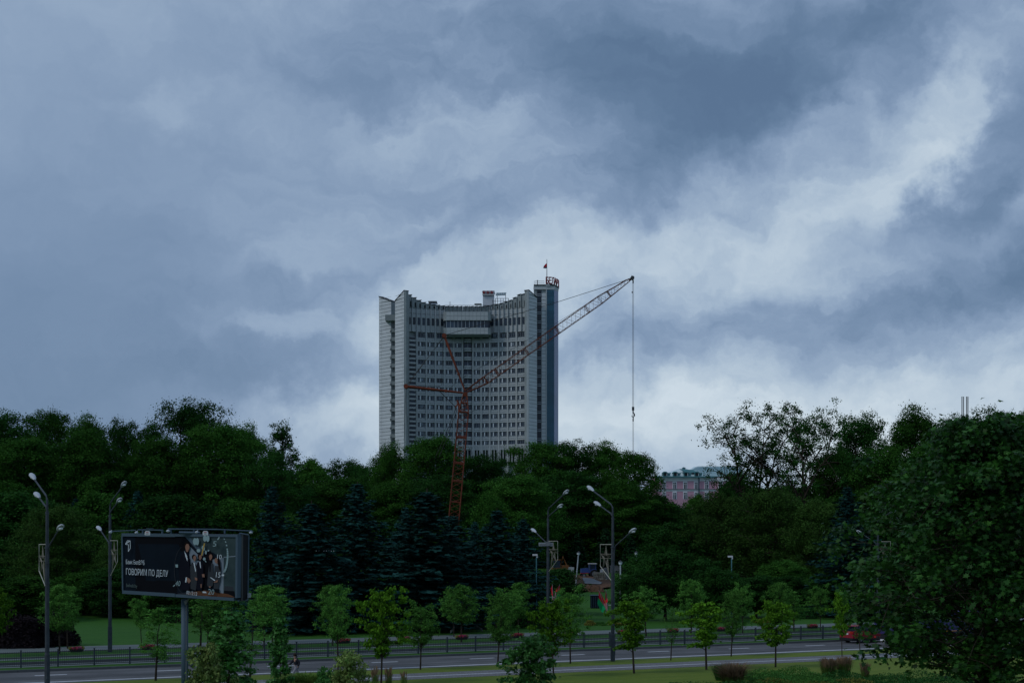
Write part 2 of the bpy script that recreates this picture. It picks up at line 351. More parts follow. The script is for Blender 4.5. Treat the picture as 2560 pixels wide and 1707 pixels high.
for i in range(len(us) - 1):
    for j in range(nn - 1): a = i * nn + j; fs.append((a, a + nn, a + nn + 1, a + 1))
me = bpy.data.meshes.new('ground'); me.from_pydata(vs, [], fs); me.materials.append(M['grass']); me.update()
tag(link('ground', me, None, (0, 0, 0), ROT), kind='structure')
strip('near_lawn', 20, 82.65, -.124, M['dgrass']); strip('near_verge', 86.65, 89.95, -.124, M['dgrass'])
strip('footpath', 82.7, 86.6, -.118, M['paving'])
strip('footpath_line', 84.3, 84.6, -.113, M['line'])
strip('road', 90.1, 98.95, -.14, M['asphalt'])
strip('road_edge_line', 90.8, 91.3, -.136, M['line'])
b = MB()
for k in range(-24, 70):
    u = k * 7.7; b.add([(u, 95.8, -.135), (u + 2.0, 95.8, -.135), (u + 2.0, 96.18, -.135), (u, 96.18, -.135)], [(0, 1, 2, 3)])
ud = to_uv(*ray(1192, 1648.8, (CH + .135) * FP / (1648.8 - HY))[:2])[0]
dash = b.obj('lane_marking', M['line'], None, (0, 0, 0), ROT); off = ud % 7.7; dash.location = (off * DX, off * DY, 0); tag(dash, kind='structure')
def kerb(name, v0, v1, z0, z1, length=1.0, u0=-120, u1=260):
    root = tag(link(name, None, None, (0, 0, 0), ROT), kind='structure')
    n = int((u1 - u0) / length); blk = MB().box(.012, length - .012, v0, v1, z0, z1).mesh('kerb_stone', M['kerb'])
    for i in range(n):
        o = link('kerb_stone', blk, root, (u0 + i * length, 0, 0))
        o.location.z = ((i * 37) % 7) * .0015
kerb('road_kerb', 98.95, 99.15, -.3, .015, 2.0, -90, 330)
k2 = MB().box(-260, 700, 89.95, 90.1, -.3, -.121).obj('near_kerb', M['kerb'], None, (0, 0, 0), ROT); tag(k2, kind='structure')
strip('median_edge', 101.0, 101.35, .01, M['tilepath'])
strip('service_road', 101.35, 103.6, -.02, M['tilepath'])
k3 = MB().box(-260, 700, 103.55, 103.75, -.3, .17).obj('far_kerb', M['kerb'], None, (0, 0, 0), ROT); tag(k3, kind='structure')
strip('service_path', 105.4, 106.5, .172, M['tilepath'])
k4 = MB().box(-260, 700, 106.8, 107.0, 0, .26).obj('verge_kerb', M['kerb'], None, (0, 0, 0), ROT); tag(k4, kind='structure')
strip('pavement', 112.1, 117.6, .17, M['tilepath'])

# ================================================================== HOTEL
HZ = 458.0
hx, hy_, hz_ = at(1166, HZ)
hotel = thing('hotel_tower', 'tall pale concrete hotel tower with curved window facade and roof sign', 'hotel', (0, 0, 0))
def hp(px, py, Z): return Vector(ray(px, py, Z))
Pl = [1018.5, 1041.7, 1065.5, 1088.5, 1111.5, 1134.3, 1156.5, 1182.5, 1203, 1224.7, 1247, 1269.5, 1291.5, 1314.5]
def zf(px): return 456 + 5.5 * (1 - ((px - 1166) / 149) ** 2)
PT = [Vector(((p - 1280) * zf(p) / FP, zf(p), 0)) for p in Pl]
def zy(py, Z=461): return CH + (HY - py) * Z / FP
Z_BASE = 6.0
pitch = 22.2; Y0 = 835.6
ztop = zy(833); 
# bay local frame
def frame(i):
    a, b_ = PT[i], PT[i + 1]; mid = (a + b_) / 2; d = b_ - a; return mid, d.length, math.atan2(d.y, d.x)
# core mass behind the facade
core = MB()
poly = [Vector((p.x, p.y + 1.0, Z_BASE)) for p in PT] + [Vector((PT[-1].x + 4, PT[-1].y + 22, Z_BASE)), Vector((PT[0].x - 4, PT[0].y + 22, Z_BASE))]
core.prism(poly, (0, 0, zy(800) - Z_BASE)); core.obj('wall', M['concrete_d'], hotel)
# shared bay pieces, nominal width; scaled per bay
BW = 2.92
def window_mesh():
    f = MB(); w = 1.02; h = 1.42
    f.box(-w, w, -.02, .06, 0, .07); f.box(-w, w, -.02, .06, h - .06, h)
    for x in (-w, -.52, .58, w - .05): f.box(x, x + .05, -.02, .06, .07, h - .06)
    f.box(-.5, -.14, -.01, .05, .07, h - .06, 1)          # light casement beside the dark pane
    return f.mesh('window', [M['frame'], M['lens']])
wmesh = window_mesh(); pmesh = MB().box(-1.02, 1.02, .1, .14, 0, 1.42).mesh('pane', M['glass'])
pmesh2 = MB().box(-1.02, 1.02, .1, .14, 0, 1.42).box(-.48, .5, .07, .095, .35, 1.38, 1).mesh('pane_curtained', [M['glass'], M['curtain']])
wmesh2 = MB().box(-1.02, 1.02, -.02, .06, 0, .05).box(-1.02, -.97, -.02, .06, .05, 1.42).box(.97, 1.02, -.02, .06, .05, 1.42).box(-.2, -.15, -.02, .06, .05, 1.42).box(.5, .55, -.02, .06, .05, 1.42).mesh('window_plain', M['frame'])
spm = MB().box(-1.24, 1.24, .05, .5, -1.02, -.42).box(-1.24, 1.24, -.22, .5, -1.40, -1.06).box(-1.24, 1.24, -.12, .5, -.74, -.40).box(-1.3, 1.3, .16, .5, -.38, -.02).box(-1.3, 1.3, .3, .6, -1.5, 1.5).mesh('spandrel', M['concrete'])
rng = random.Random(5)
for c in range(13):
    if c in (0, 6): continue
    mid, wd, ang = frame(c); sx = (wd - .42) / 2.5
    for r in range(13):
        zb = zy(Y0 + pitch * r + 10.8); loc = (mid.x, mid.y, zb)
        plain = rng.random() < .12 or r == 0
        wo = link('window', wmesh2 if plain else wmesh, hotel, loc, ang); wo.scale = (sx * (1 if c < 6 or rng.random() < .2 else -1) * (1 if c > 6 else 1), 1, 1)
        if c > 6 and wo.scale[0] < 0: wo.scale[0] = sx
        link('pane', pmesh2 if rng.random() < .22 else pmesh, wo)
        so = link('spandrel', spm, hotel, loc, ang); so.scale = (sx, 1, 1)
# pilasters
for i, p in enumerate(PT):
    a = frame(min(i, 12))[2] if i < 7 else frame(i - 1)[2]
    w = .24
    pb = MB().box(-w, w, -.30, .7, 0, zy(833) - Z_BASE); pb.obj('pilaster', M['concrete'], hotel, (p.x, p.y, Z_BASE), a)
# left stair column: half pitch slit windows
mid, wd, ang = frame(0); slit = MB().box(-1.0, 1.15, .12, .16, 0, .78).mesh('slit_window', M['glass']); ledge = MB().box(-1.22, 1.28, -.15, .6, -.62, -.04).box(-1.22, 1.28, .2, .6, -.7, .9).mesh('ledge', M['concrete'])
for r in range(25):
    zb = zy(846.5 + 6.6 + pitch * .5 * r) ; link('slit_window', slit, hotel, (mid.x, mid.y, zb), ang); link('ledge', ledge, hotel, (mid.x, mid.y, zb), ang)
# centre stair column with rounded balconies
mid, wd, ang = frame(6)
def round_balcony():
    m = MB(); n = 10; pts = [(1.35 * math.cos(math.pi * (1 + k / n)), .9 * math.sin(math.pi * (1 + k / n)) + .2) for k in range(n + 1)]
    for lo, hi in ((0, .45), (.62, 1.15)): m.prism([(x, y, lo) for x, y in pts], (0, 0, hi - lo))
    m.prism([(x * .95, y * .95, .45) for x, y in pts], (0, 0, .17), 1); return m.mesh('balcony', [M['concrete'], M['dark']])
rb = round_balcony(); sg = MB().box(-1.2, 1.2, .25, .3, 0, 1.6).box(-.06, .06, .2, .25, 0, 1.6, 1).mesh('stair_window', [M['glass'], M['frame']])
for r in range(13):
    zb = zy(Y0 + pitch * r + 20.5); link('balcony', rb, hotel, (mid.x, mid.y, zb), ang); link('stair_window', sg, hotel, (mid.x, mid.y, zb + 1.2), ang)
# lower storeys: row of slender columns and tall dark openings
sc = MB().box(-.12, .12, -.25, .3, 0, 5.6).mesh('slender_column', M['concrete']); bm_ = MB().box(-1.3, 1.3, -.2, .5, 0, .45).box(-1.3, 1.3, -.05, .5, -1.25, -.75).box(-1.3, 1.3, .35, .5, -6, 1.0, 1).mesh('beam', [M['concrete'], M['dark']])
for c in range(13):
    mid, wd, ang = frame(c); zb = zy(1112 + 11)
    o = link('beam', bm_, hotel, (mid.x, mid.y, zb + 1.0), ang); o.scale = (wd / BW * 1.05, 1, 1)
    for k in (-.7, 0, .7):
        off_ = Vector((math.cos(ang), math.sin(ang), 0)) * k * wd / 3 * 1.35 / .95
        link('slender_column', sc, hotel, (mid.x + off_.x, mid.y + off_.y, zb - 4.2), ang)
# upper wall with small paired windows, ribs and the stepped parapet
tops = {0: (743, 749), 1: (754.4, 759), 2: (762, 763), 3: (764, 765), 4: (766, 766), 5: (766, 766), 6: (766, 766), 7: (766, 766), 8: (766, 765), 9: (763.5, 762.5), 10: (760, 757), 11: (754, 748), 12: (741.5, 741)}
sw = MB().box(-.42, .42, .02, .1, 0, 2.0).mesh('small_window', M['glass'])
for c in range(13):
    mid, wd, ang = frame(c); ex = Vector((math.cos(ang), math.sin(ang), 0))
    za, zb = zy(833), zy(776)
    for h in (0, 1):
        ctr = mid + ex * ((h - .5) * wd / 2); hw = wd / 4
        w_ = MB(); w_.box(-hw, hw, .18, .8, za, zy(815.5)); w_.box(-hw, hw, .18, .8, zy(797.5), zb); w_.box(-hw, -.44, .18, .8, zy(815.5), zy(797.5)); w_.box(.44, hw, .18, .8, zy(815.5), zy(797.5))
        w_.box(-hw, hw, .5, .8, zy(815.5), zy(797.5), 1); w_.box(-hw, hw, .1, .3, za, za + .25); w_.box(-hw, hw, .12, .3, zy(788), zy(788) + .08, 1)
        w_.obj('upper_wall', [M['concrete'], M['dark']], hotel, (ctr.x, ctr.y, 0), ang)
        if c != 6: link('small_window', sw, hotel, (ctr.x, ctr.y, zy(814.8)), ang).location.z = zy(814.8)
        rb_ = MB(); rb_.box(-hw - .12, -hw + .16, -.32, .8, za + .02, zb + .1)
        rb_.obj('rib', M['concrete'], hotel, (ctr.x, ctr.y, 0), ang)
        tp = zy(tops[c][h]); fn = MB(); hh = tp - zb
        fn.prism([(-hw + .15, .1, zb + .1), (hw - .1, .1, zb + .1), (hw - .1, .1, tp), (-hw + .15, .1, tp - .25)], (0, 2.2, 0))
        fn.prism([(-hw - .1 if c < 6 else hw - .16, -.32, zb + .1), (-hw + .16 if c < 6 else hw + .1, -.32, zb + .1), (-hw + .16 if c < 6 else hw + .1, -.2, tp + .1), (-hw - .1 if c < 6 else hw - .16, -.2, tp + .1)], (0, 1.2, 0))
        fn.prism([(-hw + .1, -.25, tp), (hw, -.25, tp), (hw, -.25, tp + .18), (-hw + .1, -.25, tp - .05)], (0, 2.4, 0), 1)
        fn.box(.15 if c < 6 else hw - .7, .6 if c < 6 else hw - .25, .04, .12, zb + .4, zb + .4 + min(hh * .45, 2.2), 1)
        fn.obj('parapet_fin', [M['concrete_d'], M['dark']], hotel, (ctr.x, ctr.y, 0), ang)
# end slabs faced with panels ---------------------------------------------------
def slab(pxl, Zl, pxr, Zr, ytl, ytr, rows_px, cuts, ylim=1150, thick=1.6, m='panel', start=760):
    A = Vector(((pxl - 1280) * Zl / FP, Zl, 0)); B_ = Vector(((pxr - 1280) * Zr / FP, Zr, 0)); d = B_ - A; Ln = d.length; ang = math.atan2(d.y, d.x)
    zl, zr = zy(ytl, Zl), zy(ytr, Zr)
    w = MB().prism([(0, 0, Z_BASE), (Ln, 0, Z_BASE), (Ln, 0, zr), (0, 0, zl)], (0, thick, 0)); w.obj('slab_wall', M['concrete_d'], hotel, (A.x, A.y, 0), ang)
    cp = MB().prism([(-.15, -.2, zl + .02), (Ln + .05, -.2, zr + .02), (Ln + .05, -.2, zr + .25), (-.15, -.2, zl + .25)], (0, thick + .3, 0)); cp.obj('coping', M['dark'], hotel, (A.x, A.y, 0), ang)
    ph = rows_px * 455 / FP; z = 14.0; g = .07
    k = 0
    while z < max(zl, zr) - .3 and k < 80:
        for (c0, c1) in cuts:
            x0, x1 = c0 * Ln + g / 2, c1 * Ln - g / 2; lim0 = zl + (zr - zl) * x0 / Ln - .12; lim1 = zl + (zr - zl) * x1 / Ln - .12
            za_, zb_ = z + g, z + ph - g
            t0, t1 = min(zb_, lim0), min(zb_, lim1)
            if t0 <= za_ and t1 <= za_: continue
            t0, t1 = max(t0, za_ + .01), max(t1, za_ + .01)
            pn = MB().prism([(x0, -.12, za_), (x1, -.12, za_), (x1, -.12, t1), (x0, -.12, t0)], (0, .119, 0)); pn.obj('panel', M[m], hotel, (A.x, A.y, 0), ang)
        z += ph; k += 1
slab(948, 464.5, 978.5, 459.5, 742, 754, 8.93, [(0, .24), (.24, 1)])
slab(988.3, 452.3, 1010.7, 448.3, 753, 727, 8.93, [(0, .8), (.8, 1)])
slab(1322, 448.3, 1342, 452, 726, 744.5, 8.93, [(0, 1)])
# edge faces
def column(pxl, pxr, Z, yt, m='concrete', depth=6, name='edge_wall', ybot=None):
    x0, x1 = (pxl - 1280) * Z / FP, (pxr - 1280) * Z / FP
    return MB().box(x0, x1, Z, Z + depth, Z_BASE if ybot is None else zy(ybot, Z), zy(yt, Z)).obj(name, M[m], hotel)
column(1010.8, 1015.6, 448.2, 727, 'concrete_d', 8); column(1016, 1019.6, 450, 734, 'concrete_d', 7)
column(1316.5, 1321.9, 448.2, 726, 'concrete', 8); column(1312.8, 1316, 450, 734, 'concrete_d', 7)
column(978.6, 988.2, 461, 761, 'concrete_d', 12, 'recess_wall'); 
column(950, 1015, 466, 765, 'concrete_d', 14, 'core_wall'); column(1316, 1366, 460, 742, 'concrete_d', 20, 'core_wall')
# recess balconies
wr = MB().box(-1.35, 1.2, -.05, 0, 0, 1.25); 
bal = MB().box(-.75, 1.25, -1.6, 0, 0, 1.25).box(-.95, -.75, -1.65, -1.5, .0, .12).prism([(-.75, -1.6, .0), (-.75, 0, .0), (-1.0, 0, .0), (-1.0, -1.6, .0)], (0, 0, .12)).box(-1.0, -.5, -1.66, -1.6, .25, .5, 1).mesh('recess_balcony', [M['concrete_d'], M['dark']])
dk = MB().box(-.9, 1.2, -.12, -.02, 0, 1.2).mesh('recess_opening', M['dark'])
for r in range(14):
    py = 831 + 21.95 * r; z = zy(py, 460); x = (983.2 - 1280) * 460.8 / FP
    link('recess_balcony', bal, hotel, (x, 460.9, z), 0); link('recess_opening', dk, hotel, (x + .1, 460.95, z + 1.4), 0)
MB().box((963 - 1280) * 457 / FP, (988 - 1280) * 457 / FP, 457, 461, zy(801, 457), zy(786.5, 457)).obj('projecting_box', M['concrete_d'], hotel)
# lift tower on the right
Zt = 454.0
def tx(px, Z=Zt): return (px - 1280) * Z / FP
tw = MB(); tw.prism([(tx(1336), Zt + 6, Z_BASE), (tx(1336), Zt + .3, Z_BASE), (tx(1366), Zt + .3, Z_BASE), (tx(1385.5), Zt + .3, Z_BASE), (tx(1395, Zt + 4), Zt + 4, Z_BASE), (tx(1395, Zt + 12), Zt + 12, Z_BASE), (tx(1340), Zt + 12, Z_BASE)], (0, 0, zy(725) - Z_BASE - 1))
tw.obj('lift_tower_wall', M['concrete_d'], hotel)
cap_ = MB(); cap_.prism([(tx(1334.5), Zt + 6, 0), (tx(1334.5), Zt - .2, 0), (tx(1367), Zt - .3, 0), (tx(1386), Zt - .1, 0), (tx(1395.5, Zt + 4), Zt + 3.8, 0), (tx(1396, Zt + 12), Zt + 12, 0), (tx(1336), Zt + 12, 0)], (0, 0, .35)); cap_.obj('tower_coping', M['dark'], hotel, (0, 0, zy(724)))
up = MB(); up.prism([(tx(1335), Zt + 6, 0), (tx(1335), Zt, 0), (tx(1367), Zt - .1, 0), (tx(1386), Zt + .1, 0), (tx(1395.3, Zt + 4), Zt + 4, 0), (tx(1395.3, Zt + 12), Zt + 12, 0), (tx(1337), Zt + 12, 0)], (0, 0, zy(724) - zy(733.5))); up.obj('tower_crown', M['concrete'], hotel, (0, 0, zy(733.5)))
ph = 8.93 * 455 / FP; z = 12
while z < zy(735) - ph:
    MB().box(tx(1354), tx(1364.6), Zt + .12, Zt + .29, z + .07, z + ph - .07).obj('panel', M['panel'], hotel); z += ph
MB().box(tx(1364.7), tx(1367), Zt - .05, Zt + .29, Z_BASE, zy(733.6)).obj('corner_pier', M['concrete'], hotel)
MB().box(tx(1342.8), tx(1353.4), Zt + .1, Zt + .28, Z_BASE, zy(733.6)).obj('strip_glazing', M['glass'], hotel)
tr_ = MB().box(tx(1343), tx(1353), Zt + .02, Zt + .09, 0, .16).box(tx(1343), tx(1353), Zt + .02, Zt + .09, .52, .66).mesh('transom', M['frame'])
fl_ = MB().box(tx(1367.2), tx(1385), Zt + .02, Zt + .09, 0, .05).box(tx(1367.2), tx(1385), Zt + .02, Zt + .09, .5, .56).box(tx(1367.2), tx(1385), Zt + .02, Zt + .09, 1.0, 1.06).mesh('glass_transom', M['teal'])
z = zy(749)
for k in range(17):
    link('transom', tr_, hotel, (0, 0, z - k * pitch * .1297)); link('glass_transom', fl_, hotel, (0, 0, z - k * pitch * .1297))
MB().box(tx(1367.1), tx(1385.3), Zt + .1, Zt + .28, Z_BASE, zy(733.6)).obj('tower_glazing', M['teal'], hotel)
pg = MB(); A = Vector((tx(1385.4), Zt + .15, 0)); B_ = Vector((tx(1395, Zt + 4), Zt + 3.9, 0)); pg.prism([(A.x, A.y, Z_BASE), (B_.x, B_.y, Z_BASE), (B_.x, B_.y, zy(733.6)), (A.x, A.y, zy(733.6))], (.1, .2, 0)); pg.obj('side_glazing', M['violet'], hotel)
for pxm in (1371.3, 1375.5, 1380.5): MB().box(tx(pxm), tx(pxm) + .09, Zt + .03, Zt + .1, Z_BASE, zy(734)).obj('mullion', M['teal'], hotel)
# roof rail and masts on the tower
rl = MB(); zr0 = zy(723)
for px in (1336, 1340, 1345, 1350, 1355, 1360): rl.tube([(tx(px), Zt + .5, zr0), (tx(px), Zt + .5, zr0 + 1.5)], .045, 4)
rl.tube([(tx(1338), Zt + .5, zr0 + 1.5), (tx(1361), Zt + .5, zr0 + 1.5)], .045, 4); rl.tube([(tx(1338), Zt + .5, zr0 + .8), (tx(1361), Zt + .5, zr0 + .8)], .04, 4)
rl.tube([(tx(1344), Zt + 1, zr0), (tx(1344), Zt + 1, zr0 + 1.6)], .12, 5); rl.box(tx(1342.5), tx(1345.5), Zt + .8, Zt + 1.2, zr0 + 1.6, zr0 + 1.8)
rl.obj('roof_railing', M['steel'], hotel)
# roof sign: letters standing on a curved band
sgn = thing('roof_sign', 'red block letters of the hotel name on a curved band above the glass lift tower', 'sign', (0, 0, 0))
def text_mesh(s, size, ext=0.0, name='letter', bold=0.0):
    c = bpy.data.curves.new('t', 'FONT'); c.body = s; c.size = size; c.extrude = ext; c.offset = bold; c.resolution_u = 2
    o = bpy.data.objects.new('t', c); COL.objects.link(o); dg = bpy.context.evaluated_depsgraph_get(); me = bpy.data.meshes.new_from_object(o.evaluated_get(dg)); bpy.data.objects.remove(o); me.name = name
    xs = [v.co.x for v in me.vertices]; return me, (min(xs) if xs else 0), (max(xs) if xs else 0)
ctr = Vector((tx(1372, Zt + 5), Zt + 5.2, 0)); R_ = 5.4
zsg = zy(719.5); word = 'БЕЛАРУСЬ'
for i, ch in enumerate(word):
    px_l, dz_l = [(1368, 0), (1375.5, .15), (1382.5, .7), (1388.5, 1.8), (1393, 3.4), (1396, 5.2), (1397.2, 7.2), (1396.5, 9.2)][i]
    p = Vector((tx(px_l, Zt + dz_l - .4), Zt + dz_l - .4, 0)); a_l = [3, 12, 30, 45, 60, 75, 88, 98][i]
    me, x0, x1 = text_mesh(ch, 2.9, .10, bold=.07); me.materials.append(M['signred'])
    for v in me.vertices: v.co.x = (v.co.x - (x0 + x1) / 2) * min(.82, .98 / max(.2, x1 - x0))
    tang = math.radians(a_l)
    o = link('letter', me, sgn, (p.x, p.y, zsg)); o.rotation_euler = (math.radians(90), 0, tang)
bd = MB(); arc = [(tx(p_, Zt + d_ - .3), Zt + d_ - .3) for p_, d_ in ((1364.5, 0), (1373, 0), (1380, .3), (1386, 1.1), (1391.5, 2.7), (1395, 4.6), (1396.5, 6.6), (1396, 9.5))]
for k in range(len(arc) - 1):
    (xa, ya), (xb, yb) = arc[k], arc[k + 1]; bd.prism([(xa, ya, zsg - .75), (xb, yb, zsg - .75), (xb, yb, zsg - .05), (xa, ya, zsg - .05)], (0, .15, 0))
bd.obj('sign_band', M['concrete'], sgn)
fp = thing('flagpole', 'dark flagpole with small drooping flag on the lift tower roof', 'flagpole', (tx(1367.2, Zt + 3), Zt + 3, zy(723)))
MB().tube([(0, 0, 0), (0, 0, 3.2), (0, 0, 8.9)], [.17, .13, .08], 6).obj('pole', M['dsteel'], fp)
fv = [(0, 0, 7.6), (-.5, .1, 7.35), (-1.0, .0, 6.7), (-1.2, .12, 6.1), (-.9, 0, 6.05), (-.5, .15, 6.0), (0, 0, 6.15)]
MB().prism(fv, (0, .05, 0)).obj('flag', M['flagr'], fp); MB().prism([(-.05, -.02, 6.5), (-.95, -.02, 6.35), (-1.15, -.02, 6.08), (-.5, -.02, 5.9), (-.05, -.02, 6.05)], (0, .09, 0)).obj('flag_band', M['bluegrey'], fp)
# restaurant box in the middle
Zr = 456.3; rx0, rx1 = (1108 - 1280) * Zr / FP, (1228 - 1280) * Zr / FP
rest = MB()
def rbox(y0, y1, m=0, ins=0):
    c = 1.0; pl = [(rx0 + ins, Zr + 14, zy(y1, Zr)), (rx0 + ins, Zr + c + ins, zy(y1, Zr)), (rx0 + c * .3 + ins, Zr + c * .3 + ins, zy(y1, Zr)), (rx0 + c + ins, Zr + ins, zy(y1, Zr)), (rx1 - c - ins, Zr + ins, zy(y1, Zr)), (rx1 - c * .3 - ins, Zr + c * .3 + ins, zy(y1, Zr)), (rx1 - ins, Zr + c + ins, zy(y1, Zr)), (rx1 - ins, Zr + 14, zy(y1, Zr))]
    rest.prism(pl, (0, 0, zy(y0, Zr) - zy(y1, Zr)), m)
rbox(779, 801, 0); rbox(819, 836, 0); rbox(801, 819, 1, .3); rbox(836, 838.5, 0, .8)
rest.obj('restaurant_wall', [M['concrete_d'], M['glass']], hotel)
npn = 11; wpn = (rx1 - rx0 - 2) / npn
for i in range(npn):
    x = rx0 + 1 + i * wpn
    for y0, y1 in ((780, 789.5), (790.2, 800.6), (819.6, 826), (826.6, 835)):
        MB().box(x + .04, x + wpn - .04, Zr - .08, Zr - .003, zy(y1, Zr), zy(y0, Zr)).obj('panel', M['concrete'], hotel)
    MB().box(x + .02, x + .14, Zr + .2, Zr + .29, zy(819, Zr), zy(801, Zr)).obj('band_mullion', M['frame'], hotel)
    MB().box(x + .15, x + wpn, Zr + .24, Zr + .29, zy(818.8, Zr), zy(803.5, Zr)).obj('band_pane', M['glass'], hotel)
bl = MB(); bz = zy(779, Zr) + .01
for i in range(12):
    x = rx0 + .6 + i * (rx1 - rx0 - 1.2) / 11; bl.box(x - .06, x + .06, Zr + .3, Zr + .42, bz, bz + 2.0)
bl.box(rx0 + .5, rx1 - .5, Zr + .3, Zr + .42, bz + 2.0, bz + 2.12)
bl.obj('terrace_frame', M['dsteel'], hotel)
gm = mat('terrace_glass', (.10, .14, .15), .15, .6); gm.node_tree.nodes['Principled BSDF'].inputs['Alpha'].default_value = .55
MB().box(rx0 + .55, rx1 - .55, Zr + .36, Zr + .38, bz, bz + 1.5).obj('terrace_glazing', gm, hotel)
# roof plant
def hb(px0, px1, y0, y1, Z, d, m, name): return MB().box((px0 - 1280) * Z / FP, (px1 - 1280) * Z / FP, Z, Z + d, zy(y1, Z), zy(y0, Z)).obj(name, M[m], hotel)
hb(1207, 1235.5, 738, 775, 470, 5, 'panel', 'roof_house'); hb(1072, 1091, 758, 770, 472, 4, 'white', 'vent_box'); hb(1070.5, 1092, 752.5, 754.5, 471.5, 5, 'steel', 'vent_roof')
for px in (1073, 1089.5): hb(px, px + 1, 754, 759, 472, .2, 'steel', 'vent_leg')
hb(1186, 1204, 758.5, 760, 470, 2, 'steel', 'vent_roof')
for px in (1123, 1126): hb(px, px + .7, 754, 775, 468, .1, 'steel', 'roof_mast')
st = thing('star_sign', 'three red stars on a pale board on the roof house', 'sign', (0, 0, 0))
MB().box(tx(1206, 469), tx(1236, 469), 469.6, 469.8, zy(735, 469), zy(725.5, 469)).box(tx(1206, 469), tx(1236, 469), 469.5, 469.9, zy(737.5, 469), zy(736, 469), 1).prism([(tx(1236, 469), 469.6, zy(725.5, 469)), (tx(1238.5, 469), 469.6, zy(734, 469)), (tx(1236, 469), 469.6, zy(735, 469))], (0, .2, 0)).obj('board', [M['panel'], M['dsteel']], st)
def star_poly(r, r2=.42, n=5): return [((r if k % 2 == 0 else r * r2) * math.sin(math.pi * k / n), (r if k % 2 == 0 else r * r2) * math.cos(math.pi * k / n)) for k in range(2 * n)]
for px in (1209.5, 1219.5, 1229.5):
    MB().prism([(tx(px, 469) + x, 469.2, zy(730.5, 469) + y) for x, y in star_poly(.72)], (0, .25, 0)).obj('star', M['signred'], st)
s2 = thing('back_sign', 'roof sign seen from behind on a scaffold frame right of the stars', 'sign', (0, 0, 0))
MB().prism([(tx(1241, 471), 471, zy(732, 471)), (tx(1266, 471), 471, zy(731, 471)), (tx(1264, 471), 471, zy(738, 471)), (tx(1238.5, 471), 471, zy(739, 471))], (0, .3, 0)).obj('board', M['rooflight'], s2)
b = MB()
for k in range(6): x = tx(1241 + k * 4.4, 471); b.tube([(x, 470.9, zy(738.5, 471)), (x + .3, 470.9, zy(731.5, 471))], .06, 4)
for px in (1243, 1264): b.tube([(tx(px, 471), 471.2, zy(747, 471)), (tx(px, 471), 471.2, zy(733, 471))], .09, 4)
b.obj('sign_frame', M['steel'], s2)
b = MB()
for px in (1231, 1235, 1239, 1244, 1252, 1258, 1264, 1271): b.tube([(tx(px, 466), 466, zy(766, 466)), (tx(px, 466), 466, zy(746 if px > 1238 else 749, 466))], .09, 4)
for y in (746, 753, 760): b.tube([(tx(1231 if y > 746 else 1238, 466), 466, zy(y, 466)), (tx(1271.5, 466), 466, zy(y, 466))], .08, 4)
b.obj('roof_scaffold', M['steel'], hotel)

# ================================================================== PINK BUILDING
ZP = 560.0
def qx(px, Z=ZP): return (px - 1280) * Z / FP
def qz(py, Z=ZP): return CH + (HY - py) * Z / FP
pk = thing('pink_palace', 'pink and white classical building with green metal roof behind the trees', 'building', (0, 0, 0))
x0, x1 = qx(1640), qx(1792); MB().box(x0, x1, ZP, ZP + 16, 4, qz(1190)).obj('wall', M['pinkw'], pk)
MB().box(qx(1640), x1 + .3, ZP - .15, ZP - .003, qz(1202), qz(1192.5)).box(qx(1640), x1 + .5, ZP - .5, ZP - .16, qz(1197.5), qz(1194.5)).obj('cornice', M['white'], pk)
MB().box(qx(1640), x1 + .3, ZP - .12, ZP - .004, qz(1227.5), qz(1223)).box(qx(1640), x1 + .5, ZP - .4, ZP - .13, qz(1223.2), qz(1221.8), 1).obj('string_course', [M['white'], M['steel']], pk)
MB().box(x1 + .05, x1 + 11, ZP - 1.2, ZP + 14, 4, qz(1192)).obj('side_wing', M['pinkw'], pk)
MB().box(x1 - .1, x1 + 12, ZP - 1.6, ZP - 1.21, qz(1203), qz(1192)).obj('wing_cornice', M['white'], pk)
for i, px in enumerate([1660, 1686.5, 1713, 1740, 1766.5, 1800]):
    for j, (yt, yb) in enumerate(((1205.5, 1221.5), (1231, 1247))):
        z = ZP if px < 1790 else ZP - 1.2
        sr = MB().box(qx(px - 5.3), qx(px + 5.3), z - .1, z - .005, qz(yb), qz(yt - 3)).obj('window_surround', M['white'], pk)
        wf = MB(); a, c = qx(px - 3.9), qx(px + 3.9); wf.box(a, c, z - .14, z - .11, qz(yb - .5), qz(yt)); wf.obj('pane', M['glass'], sr)
        fm = MB(); m_ = (a + c) / 2; fm.box(m_ - .07, m_ + .07, z - .2, z - .145, qz(yb - .5), qz(yt)); fm.box(a, c, z - .2, z - .145, qz(yt + 5.2), qz(yt + 4.2)); fm.box(a, a + .08, z - .2, z - .145, qz(yb - .5), qz(yt)); fm.box(c - .08, c, z - .2, z - .145, qz(yb - .5), qz(yt)); fm.obj('frame', M['white'], sr)
dpz = MB().tube([(qx(1747), ZP - .6, qz(1250)), (qx(1747), ZP - .6, qz(1196)), (qx(1745), ZP - .9, qz(1192))], .28, 6); dpz.obj('drainpipe', M['bluegrey'], pk)
rf = MB(); ev = qz(1191); e = 1.0
def roof(px0, px1, ytop, pxa, pxb, Zf, dep, m=0):
    a, b_ = (qx(px0, Zf), Zf), (qx(px1, Zf), Zf); rf.add([(a[0], Zf - e, ev), (b_[0], Zf - e, ev), (b_[0], Zf + dep, ev), (a[0], Zf + dep, ev), (qx(pxa, Zf), Zf + dep / 2, qz(ytop, Zf + dep / 2)), (qx(pxb, Zf), Zf + dep / 2, qz(ytop, Zf + dep / 2))], [(0, 1, 5, 4), (1, 2, 5), (2, 3, 4, 5), (3, 0, 4)], m)
roof(1638, 1760, 1171.5, 1700, 1722, ZP - .1, 12); roof(1700, 1870, 1166.5, 1741, 1850, ZP + 1, 16, 0)
